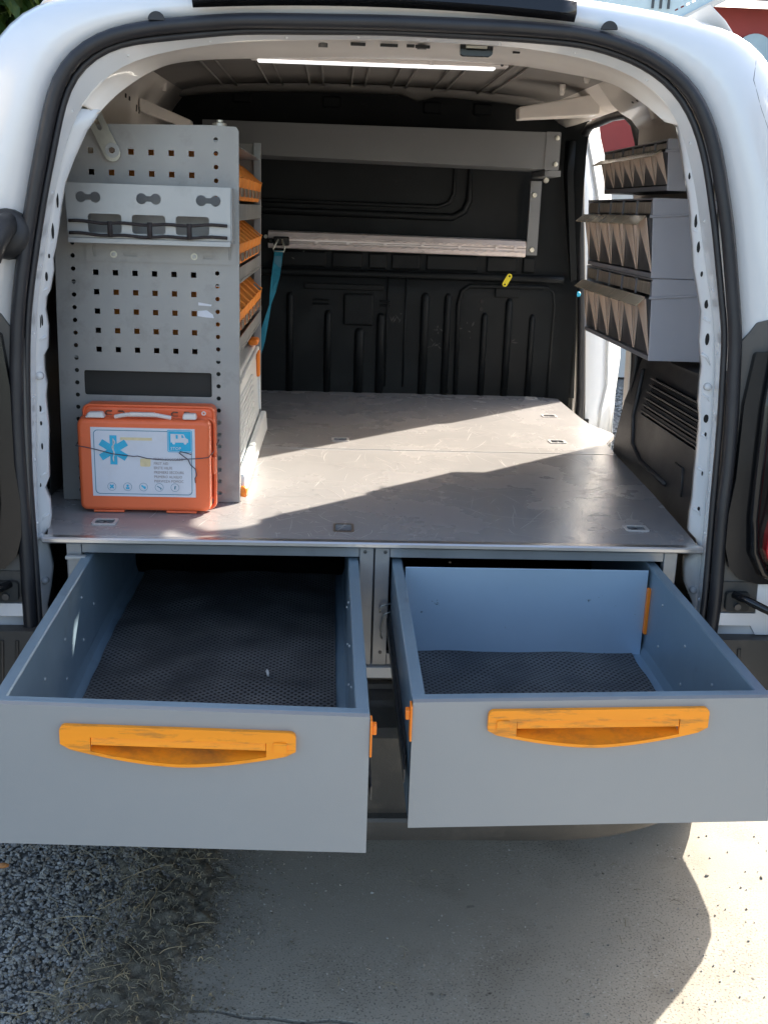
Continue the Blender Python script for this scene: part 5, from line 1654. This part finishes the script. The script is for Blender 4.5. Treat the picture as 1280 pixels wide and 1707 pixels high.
# six-armed star with a snake and rod
cx_, cz_ = -0.4225, 1.006
def arm(a, l=0.029, w=0.0068):
    c, s = math.cos(a), math.sin(a)
    return [(cx_ + u * c - v * s, cz_ + u * s + v * c) for u, v in ((-l, -w), (l, -w), (l, w), (-l, w))]
for k, a in enumerate((PI / 2, R(32), R(-32))):
    dec(plate([arm(a)], 0.0003), 'cyan', 1 + 0.3 * k)
snk = MB().tube([(cx_ + 0.0035 * math.sin(t * 0.75) * (1 - t / 22), cz_ + 0.021 - t * 0.0026, 0) for t in range(17)], 0.0011, 5)
dec(snk, 'label', 2.6)
dec(plate([rect(cx_ - 0.0006, cz_ - 0.023, cx_ + 0.0006, cz_ + 0.023)], 0.0003), 'yellowing', 2.3)
# van pictogram with STOP
dec(plate([rrect(-0.3185, 1.004, -0.2705, 1.048, 0.003)], 0.0003), 'cyan', 1.3)
dec(plate([rrect(-0.3170, 1.0055, -0.2720, 1.0465, 0.002), rrect(-0.3163, 1.0062, -0.2727, 1.0458, 0.002)], 0.0003), 'label', 2)
vb = plate([[(-0.312, 1.0235), (-0.278, 1.0235), (-0.278, 1.030), (-0.283, 1.0325), (-0.2865, 1.040), (-0.312, 1.0405)], [(-0.286, 1.0330), (-0.2885, 1.0385), (-0.291, 1.0385), (-0.291, 1.0330)], rect(-0.302, 1.031, -0.298, 1.0385)], 0.0003)
dec(vb, 'label', 2)
for x in (-0.306, -0.284):
    dec(plate([circ(x, 1.0225, 0.0028)], 0.0003), 'label', 2.3)
dec(shift(text('STOP', 0.0085, 0.0003), -0.3125, 1.0085), 'label', 2)
for i, s in enumerate(('PRIMO SOCCORSO', 'FIRST AID', 'ERSTE HILFE', 'PREMIERS SECOURS', 'PRIMERO AUXILIO', 'PIERWSZA POMOC')):
    t_ = text(s, 0.0074, 0.0003)
    wd = max(v[0] for v in t_.v)
    k_ = 0.90
    t_.warp(lambda p: (p.x * k_, p.y, p.z))
    dec(shift(t_, -0.3460, 0.9870 - i * 0.0089), 'ink', 1)
dec(plate([rect(-0.409, 1.026, -0.348, 1.0315)], 0.0003), 'yellowing', 1)
dec(plate([rrect(-0.372, 0.974, -0.352, 0.990, 0.003)], 0.0003), 'yellowing', 1)
for i in range(5):
    x = -0.4285 + i * 0.0307
    z = 0.9325
    dec(plate([circ(x, z, 0.0083, 20), circ(x, z, 0.0077, 20)], 0.0003), 'cyan_dk')
    if i == 0:
        for a in (R(45), R(-45)):
            dec(plate([slotp(x, z, 0.0105, 0.0030, a)], 0.0003), 'cyan', 1 + (a > 0) * 0.3)
    elif i == 1:
        dec(plate([circ(x, z + 0.0022, 0.0024)], 0.0003), 'cyan')
        dec(plate([rect(x - 0.0035, z - 0.0045, x + 0.0035, z - 0.001)], 0.0003), 'cyan')
    elif i == 2:
        dec(plate([slotp(x, z, 0.0105, 0.0032, R(-40))], 0.0003), 'cyan')
        dec(plate([circ(x + 0.002, z - 0.001, 0.0026)], 0.0003), 'cyan', 1.3)
    elif i == 3:
        dec(plate([slotp(x, z, 0.0095, 0.0016, R(-30))], 0.0003), 'cyan_dk')
        dec(plate([circ(x + 0.0032, z - 0.003, 0.0015)], 0.0003), 'cyan_dk', 1.3)
    else:
        dec(plate([slotp(x, z, 0.0075, 0.0024, R(80)), ], 0.0003), 'cyan_dk')
wr = MB()
wr.tube([(-0.505, 0.259, 1.012), (-0.497, 0.20, 1.015), (-0.494, 0.163, 1.0135), (-0.475, 0.1625, 1.011), (-0.452, 0.1620, 1.006), (-0.425, 0.162, 0.999), (-0.398, 0.162, 0.996), (-0.383, 0.162, 0.9945), (-0.376, 0.162, 0.9955), (-0.358, 0.162, 0.991), (-0.330, 0.162, 0.989), (-0.300, 0.162, 0.989), (-0.280, 0.162, 0.9915), (-0.262, 0.162, 0.9925), (-0.240, 0.163, 0.995), (-0.233, 0.185, 1.000), (-0.2285, 0.256, 1.011)], 0.0009, 6)
wr.tube([(-0.272, 0.1615, 1.0005), (-0.282, 0.1605, 1.004), (-0.294, 0.1605, 1.0062), (-0.296, 0.1610, 1.004), (-0.286, 0.161, 0.996), (-0.279, 0.161, 0.991), (-0.274, 0.161, 0.980), (-0.265, 0.161, 0.972), (-0.2625, 0.161, 0.960), (-0.266, 0.161, 0.953), (-0.2655, 0.161, 0.944)], 0.0009, 6)
single('tie_wire', wr, 'wire', 'thin bent wire stretched across the first aid box', 'wire', smooth=True, auto=False)

# ---------------------------------------------------------------- rear shelf and lashing rail
rs = thing('overhead_tray', 'long grey steel tray fixed high across the bulkhead', 'shelf', (0.14, 1.45, 1.60))
part('tray_front', MB().hexa([(-0.390, 1.398, 1.616), (0.612, 1.398, 1.603), (0.612, 1.398, 1.706), (-0.390, 1.398, 1.706)],
                             [(-0.390, 1.400, 1.616), (0.612, 1.400, 1.603), (0.612, 1.400, 1.706), (-0.390, 1.400, 1.706)]), 'steel_tray', rs, bevel=0.0008)
part('tray_bottom', MB().hexa([(-0.390, 1.401, 1.616), (0.640, 1.401, 1.603), (0.640, 1.401, 1.605), (-0.390, 1.401, 1.618)],
                              [(-0.390, 1.66, 1.616), (0.640, 1.66, 1.603), (0.640, 1.66, 1.605), (-0.390, 1.66, 1.618)]), 'steel_tray', rs)
en = part('tray_end_bracket', XZ(plate([rrect(0.6125, 1.600, 0.656, 1.707, 0.004)], 0.003), 1.396), 'steel_tray', rs, bevel=0.0006)
for z in (1.690, 1.617):
    part('hex_bolt', MB().tube([(0.645, 1.3945, z), (0.645, 1.389, z), (0.645, 1.388, z)], [0.0075, 0.0065, 0.003], 12), 'zinc', en, smooth=True)
part('support_post', MB().box(0.617, 0.652, 1.625, 1.64, 1.345, 1.575), 'steel_tray', rs, bevel=0.001)
part('support_arm', MB().box(0.620, 0.668, 1.42, 1.64, 1.583, 1.600), 'steel_tray', rs, bevel=0.001)
for x, z in ((0.630, 1.532), (0.634, 1.362), (0.625, 1.572)):
    part('post_bolt', MB().tube([(x, 1.6248 if z < 1.56 else 1.419, z), (x, 1.618 if z < 1.56 else 1.412, z)], [0.009, 0.007], 12), 'zinc', rs, smooth=True)

rl = thing('lashing_rail', 'scuffed aluminium lashing rail running across the black bulkhead', 'rail', (0.2, 1.66, 1.34))
rows = []
for x, dz in ((-0.214, 0.006), (0.616, 0.0)):
    rows.append([(x, 1.655, 1.336 + dz), (x, 1.632, 1.339 + dz), (x, 1.625, 1.352 + dz), (x, 1.628, 1.358 + dz), (x, 1.628, 1.367 + dz), (x, 1.625, 1.373 + dz), (x, 1.632, 1.388 + dz), (x, 1.655, 1.392 + dz)])
mb = MB().loft(rows, closed=True)
mb.add(rows[0], [tuple(range(8))])
mb.add(rows[1], [tuple(range(8))])
part('rail_body', mb, 'alu', rl, bevel=0.001)
for zz, nm in ((1.3715, 1), (1.3535, -1)):
    pts = []
    for i in range(330):
        x = -0.205 + 0.815 * i / 329
        pts.append((x, 1.6245, zz + 0.006 * (1 - (x + 0.205) / 0.815) + 0.003 * math.cos(2 * PI * x / 0.026)))
    part('scalloped_edge', MB().tube(pts, 0.0012, 4), 'alu', rl, smooth=True)
part('centre_line', MB().box(-0.205, 0.615, 1.6262, 1.6272, 1.3645, 1.3660), 'board_edge', rl)
for x in (-0.06, 0.04, 0.16, 0.28, 0.40, 0.52, 0.58):
    part('rail_rivet', MB().cyl((x, 1.6275, 1.3645), (x, 1.622, 1.3645), 0.005), 'alu', rl)
part('wall_screw', MB().cyl((-0.224, 1.668, 1.377), (-0.224, 1.662, 1.377), 0.006), 'zinc', rl)
sp_ = thing('lashing_strap', 'turquoise webbing strap hooked on the left end of the rail', 'strap', (-0.18, 1.60, 1.34))
hk = MB().box(-0.196, -0.146, 1.600, 1.622, 1.352, 1.380)
hk.box(-0.214, -0.196, 1.608, 1.620, 1.358, 1.374)
part('hook_fitting', hk, 'gloss_black', sp_, bevel=0.004)
part('triangle_ring', MB().tube([(-0.180, 1.596, 1.372), (-0.196, 1.592, 1.342), (-0.194, 1.592, 1.334), (-0.162, 1.592, 1.334), (-0.160, 1.592, 1.342), (-0.168, 1.596, 1.372)], 0.0028, 8), 'zinc', sp_, smooth=True, auto=False)
mb = MB()
rows = []
cl = [(-0.178, 1.590, 1.337, 0.0135, 0.0), (-0.181, 1.588, 1.31, 0.0135, 0.1), (-0.187, 1.580, 1.26, 0.0135, 0.2), (-0.195, 1.57, 1.21, 0.011, 0.6), (-0.203, 1.56, 1.17, 0.006, 1.1), (-0.212, 1.54, 1.13, 0.009, 0.8), (-0.228, 1.50, 1.06, 0.013, 0.4), (-0.250, 1.45, 0.98, 0.0135, 0.2), (-0.28, 1.40, 0.885, 0.0135, 0.1)]
for x, y, z, w, a in cl:
    dx, dy = w * math.cos(a), w * math.sin(a)
    rows.append([(x - dx, y - dy, z), (x + dx, y + dy, z), (x + dx, y + dy + 0.002, z), (x - dx, y - dy + 0.002, z)])
mb.loft(rows, closed=True)
part('webbing', mb, 'strap', sp_, smooth=False)
part('stitched_patch', MB().box(-0.192, -0.170, 1.5855, 1.5875, 1.285, 1.320), 'cyan_dk', sp_)
part('stitched_patch', MB().box(-0.192, -0.166, 1.585, 1.589, 1.325, 1.332), 'strap', sp_)

# yellow tag on the bulkhead
tg = plate([slotp(0, 0, 0.046, 0.017, R(62)), circ(0.007, 0.0132, 0.0035), circ(-0.007, -0.0132, 0.003)], 0.004)
tg = XZ(shift(tg, 0.563, 1.263), 1.640)
single('yellow_tag', tg, 'yellow', 'small yellow plastic tag hanging on the bulkhead ledge', 'tag', bevel=0.001)

# ---------------------------------------------------------------- tilt bin cabinets
def tilt_box(label, xf, y0, y1, z0, z1, dp, n, lean):
    t = thing('tilt_bin_cabinet', label, 'storage cabinet', (xf + dp / 2, (y0 + y1) / 2, z0), 'grey tilt bin cabinets on the side wall')
    H = z1 - z0
    zl = z1 - H * 0.22     # lower edge of the label strip
    def fx(z):
        return xf + lean * (z1 - z) / H
    # housing: end cheeks, back, top, bottom
    hb_ = MB()
    for ya, yb_ in ((y0, y0 + 0.004), (y1 - 0.004, y1)):
        hb_.hexa([(fx(z0), ya, z0), (xf + dp + lean, ya, z0), (xf + dp, ya, z1), (xf, ya, z1)],
                 [(fx(z0), yb_, z0), (xf + dp + lean, yb_, z0), (xf + dp, yb_, z1), (xf, yb_, z1)])
    pieces('cheek', hb_, 'bin_grey', t, bevel=0.0012)
    h2 = MB()
    h2.box(xf + dp - 0.002, xf + dp + lean * 0.4, y0 + 0.0045, y1 - 0.0045, z0, z1 - 0.0005)
    h2.box(xf + 0.001, xf + dp - 0.0025, y0 + 0.0045, y1 - 0.0045, z1 - 0.004, z1 - 0.0004)
    h2.box(fx(z0) - 0.001, xf + dp - 0.0025, y0 + 0.0045, y1 - 0.0045, z0 + 0.0004, z0 + 0.010)
    pieces('housing', h2, 'bin_dark', t, bevel=0.001)
    part('cheek_ridge', MB().tube([(xf - 0.004, y0 - 0.001, zl - 0.002), (xf + dp * 0.5, y0 - 0.001, zl + 0.003), (xf + dp, y0 - 0.001, zl + 0.010)], 0.0030, 6), 'bin_grey', t, smooth=True)
    wd = (y1 - y0 - 0.010) / n
    for i in range(n):
        a = y0 + 0.005 + i * wd + 0.001
        b = a + wd - 0.002
        c = (a + b) / 2
        # label window
        wb_ = part('label_window', MB().box(xf + 0.0015, xf + 0.004, a + 0.004, b - 0.004, zl + 0.004, z1 - 0.008), 'paper', t)
        part('window_frame', MB().box(xf - 0.0005, xf + 0.0042, a - 0.001, a + 0.0035, zl, z1 - 0.005), 'bin_dark', wb_)
        # tilt bin: smoky front; facets flare out from a dark wedge
        zt, zb_ = zl - 0.004, z0 + 0.013
        xo = xf - 0.006
        bb = MB()
        bb.hexa([(fx(zb_) + 0.004, a, zb_), (fx(zb_) + 0.004, b, zb_), (xo, b, zt), (xo, a, zt)],
                [(xf + dp * 0.5, a, zb_), (xf + dp * 0.5, b, zb_), (xf + dp * 0.6, b, zt - 0.01), (xf + dp * 0.6, a, zt - 0.01)])
        tb = part('tilt_bin', bb, 'smoke_dk', t)
        fc = MB()
        xb = fx(zb_) + 0.0025
        # left and right triangular flares, standing proud
        for s, e in ((a, 1), (b, -1)):
            e2 = s + e * wd * 0.475
            fc.add([(xb, s, zb_), (xo - 0.002, s, zt), (xo - 0.0075, e2, zt), (xb - 0.001, s + e * wd * 0.05, zb_),
                    (xo + 0.001, e2, zt)], [(0, 1, 2), (0, 2, 3), (1, 2, 4), (0, 3, 4), (3, 2, 4)])
        part('bin_flare', fc, 'smoke', tb)
        part('bin_edge', MB().tube([(xb - 0.002, a + 0.0008, zb_), (xo - 0.003, a + 0.0008, zt)], 0.0010, 5), 'smoke', tb, smooth=True)
        # grip flap
        fp_ = MB().hexa([(xo - 0.004, a + 0.0005, zt + 0.004), (xo - 0.004, b - 0.0005, zt + 0.004), (xo - 0.0045, b - 0.0005, zt + 0.002), (xo - 0.0045, a + 0.0005, zt + 0.002)],
                        [(xo - 0.024, a - 0.0005, zt - 0.013 * H / 0.16), (xo - 0.024, b + 0.0005, zt - 0.013 * H / 0.16), (xo - 0.022, b + 0.0005, zt - 0.015 * H / 0.16), (xo - 0.022, a - 0.0005, zt - 0.015 * H / 0.16)])
        part('grip_flap', fp_, 'smoke_lid', tb)
    return t
tilt_box('top small grey cabinet of six tilt bins beside the side door window', 0.668, 0.37, 0.90, 1.527, 1.628, 0.095, 6, 0.008)
tilt_box('middle grey cabinet of five tall tilt bins under the small one', 0.643, 0.35, 0.925, 1.352, 1.512, 0.133, 5, 0.012)
tilt_box('lowest grey cabinet of five tall tilt bins above the wheel arch', 0.658, 0.35, 0.945, 1.181, 1.351, 0.133, 5, 0.008)

# ---------------------------------------------------------------- surroundings
hs = thing('red_house', 'dark red rendered house with grey roof behind the van', 'house', (6.5, 10.5, 0))
Wy = 9.3
arch = [(5.05 + 0.22 * math.cos(R(a)), 3.00 + 0.24 * math.sin(R(a))) for a in range(0, 181, 12)] + [(4.83, 2.2), (5.27, 2.2)]
mbw = XZ(plate([rect(2.25, 2.0, 11.5, 3.50), ], 0.25), Wy + 0.13)
part('wall', mbw, 'redwall', hs)
part('base_wall', MB().box(2.25, 11.5, Wy - 0.02, Wy + 0.27, 0, 1.995), 'redwall', hs)
part('gable_wall', MB().box(2.25, 2.50, Wy + 0.28, 13.5, 0, 3.5), 'redwall', hs)
part('window', XZ(plate([[(x - 0.95, z + 0.02) for x, z in arch]], 0.05), Wy - 0.05), 'palepanel', hs)
part('window_sill', MB().box(3.8, 4.4, Wy - 0.12, Wy - 0.03, 2.14, 2.20), 'whitewall', hs)
mb = MB().hexa([(2.0, Wy - 0.35, 3.50), (11.8, Wy - 0.35, 3.50), (11.8, 11.4, 4.7), (2.0, 11.4, 4.7)],
               [(2.0, Wy - 0.35, 3.62), (11.8, Wy - 0.35, 3.62), (11.8, 11.4, 4.82), (2.0, 11.4, 4.82)])
rf = part('roof', mb, 'roof', hs)
for i in range(40):
    x = 2.1 + i * 0.243
    part('roof_tile', MB().tube([(x, Wy - 0.38, 3.61), (x, 11.4, 4.85)], 0.07, 8), 'roof', rf, smooth=True)
# pale wall in front of the house
bw = thing('garden_wall', 'low white wall in front of the red house', 'wall', (5.5, 8.2, 0))
part('wall_body', MB().box(2.2, 3.2, 8.1, 8.3, 0, 1.72), 'whitewall', bw)
part('wall_body', MB().hexa([(3.40, 8.1, 0), (9.0, 8.1, 0), (9.0, 8.1, 3.1), (3.40, 8.1, 2.80)], [(3.40, 8.3, 0), (9.0, 8.3, 0), (9.0, 8.3, 3.1), (3.40, 8.3, 2.80)]), 'whitewall', bw)
part('coping', MB().box(2.18, 3.22, 8.06, 8.34, 1.722, 1.77), 'whitewall', bw)
# pale blue slotted panel with white rim
pb = thing('canopy_panel', 'pale blue slotted canopy panel with white rim beyond the van roof', 'canopy', (1.95, 5.0, 0))
def pslot(x, z):
    a = math.atan2(2.78 - 2.62, 2.36 - 2.03)
    return slotp(x, z, 0.030, 0.008, a + 0.1, 4)
sl2 = []
lx0, lz0, lx1, lz1 = 2.045, 2.628, 2.52, 2.875
dxn, dzn = lx1 - lx0, lz1 - lz0
for k in range(14):
    t = 0.03 + k * 0.070
    sl2.append(slotp(lx0 + dxn * t - 0.030, lz0 + dzn * t + 0.055, 0.026, 0.009, math.atan2(dzn, dxn), 4))
part('panel_sheet', XZ(plate([[(1.50, 2.60), (lx0, lz0 + 0.005), (lx1, lz1 + 0.005), (2.52, 3.05), (1.50, 3.05)]] + sl2, 0.01), 5.0), 'palepanel', pb)
part('panel_rim', MB().hexa([(lx0 - 0.01, 4.97, lz0 - 0.028), (lx1 + 0.03, 4.97, lz1 - 0.010), (lx1, 4.97, lz1 + 0.022), (lx0 - 0.02, 4.97, lz0 + 0.004)],
                            [(lx0 - 0.01, 5.04, lz0 - 0.028), (lx1 + 0.03, 5.04, lz1 - 0.010), (lx1, 5.04, lz1 + 0.022), (lx0 - 0.02, 5.04, lz0 + 0.004)]), 'whitewall', pb, bevel=0.004)
mt_ = text('m', 0.17, 0.008)
part('printed_letter', XZ(shift(mt_, 1.86, 2.690), 4.985), 'steel_dark', pb)
for x in (1.55, 2.02):
    part('support_pole', MB().cyl((x, 5.06, 0), (x, 5.06, 2.6), 0.03), 'whitewall', pb, smooth=True)

def tree(label, cx, cy, h, r, nleaf, ls, seed, zlo):
    rnd = random.Random(seed)
    t = thing('leafy_tree', label, 'tree', (cx, cy, 0), 'trees round the yard')
    mb = MB().tube([(cx, cy, 0), (cx + 0.05, cy, h * 0.35), (cx - 0.03, cy + 0.04, h * 0.7)], [0.09, 0.07, 0.03], 8)
    for k in range(9):
        a = rnd.uniform(0, 6.28)
        z = h * rnd.uniform(0.3, 0.65)
        mb.tube([(cx, cy, z), (cx + math.cos(a) * r * 0.4, cy + math.sin(a) * r * 0.4, z + 0.3), (cx + math.cos(a) * r * 0.8, cy + math.sin(a) * r * 0.8, z + h * 0.2)], [0.04, 0.025, 0.01], 6)
    part('trunk', mb, 'bark', t, smooth=True)
    cl = []
    for k in range(26):
        a = rnd.uniform(0, 6.28)
        rr = r * math.sqrt(rnd.random()) * 0.85
        cl.append((cx + rr * math.cos(a), cy + rr * math.sin(a), zlo + (h - zlo) * rnd.random(), r * rnd.uniform(0.2, 0.38)))
    vs, fs = [], []
    for i in range(nleaf):
        c = rnd.choice(cl)
        d = Vector((rnd.gauss(0, 1), rnd.gauss(0, 1), rnd.gauss(0, 1))).normalized() * c[3] * rnd.uniform(0.6, 1.1)
        p = Vector(c[:3]) + d
        u = Vector((rnd.gauss(0, 1), rnd.gauss(0, 1), rnd.gauss(-0.6, 0.6))).normalized()
        v = u.orthogonal().normalized()
        v.rotate(Matrix.Rotation(rnd.uniform(0, 6.28), 3, u))
        L_ = ls * rnd.uniform(0.6, 1.3)
        w = L_ * 0.22
        o = len(vs)
        n_ = u.cross(v) * L_ * 0.08
        vs += [p, p + u * L_ * 0.4 + v * w + n_, p + u * L_ * 0.4 - n_ * 0.5, p + u * L_ * 0.4 - v * w + n_, p + u * L_ - n_ * 2]
        fs += [(o, o + 1, o + 2), (o, o + 2, o + 3), (o + 1, o + 4, o + 2), (o + 3, o + 2, o + 4)]
    part('crown', MB().add(vs, fs), 'leaf', t, fix=False)
tree('dense green tree just above the left roof corner of the van', -1.75, 3.6, 3.2, 0.95, 9000, 0.16, 3, 1.2)
tree('green tree further back behind the van roof on the left', -0.5, 9.0, 4.0, 1.3, 6000, 0.22, 5, 1.3)

lf = MB()
rows = []
for k in range(6):
    t = k / 5
    w = 0.003 * math.sin(PI * (0.12 + 0.8 * t))
    rows.append([(-0.104 - 0.004 * t - w, -0.145 + 0.022 * t, 0.673 + 0.006 * math.sin(3 * t)), (-0.104 - 0.004 * t, -0.145 + 0.022 * t, 0.676 + 0.006 * math.sin(3 * t)), (-0.104 - 0.004 * t + w, -0.145 + 0.022 * t, 0.673 + 0.006 * math.sin(3 * t))])
lf.loft(rows)
single('dry_leaf', lf, 'whitewall', 'tiny pale dry leaf lying on the mat of the left drawer', 'leaf', smooth=True, auto=False, solid=0.0004)
lf = MB()
rows = []
for k in range(6):
    t = k / 5
    w = 0.009 * math.sin(PI * (0.12 + 0.8 * t))
    rows.append([(-0.742 + 0.026 * t, 0.262 - w, 0.006), (-0.742 + 0.026 * t, 0.262, 0.011 + 0.004 * math.sin(3 * t)), (-0.742 + 0.026 * t, 0.262 + w, 0.006)])
lf.loft(rows)
single('orange_leaf', lf, 'board_leaf', 'small orange dead leaf on the gravel under the left drawer', 'leaf', smooth=True, auto=False, solid=0.0004)
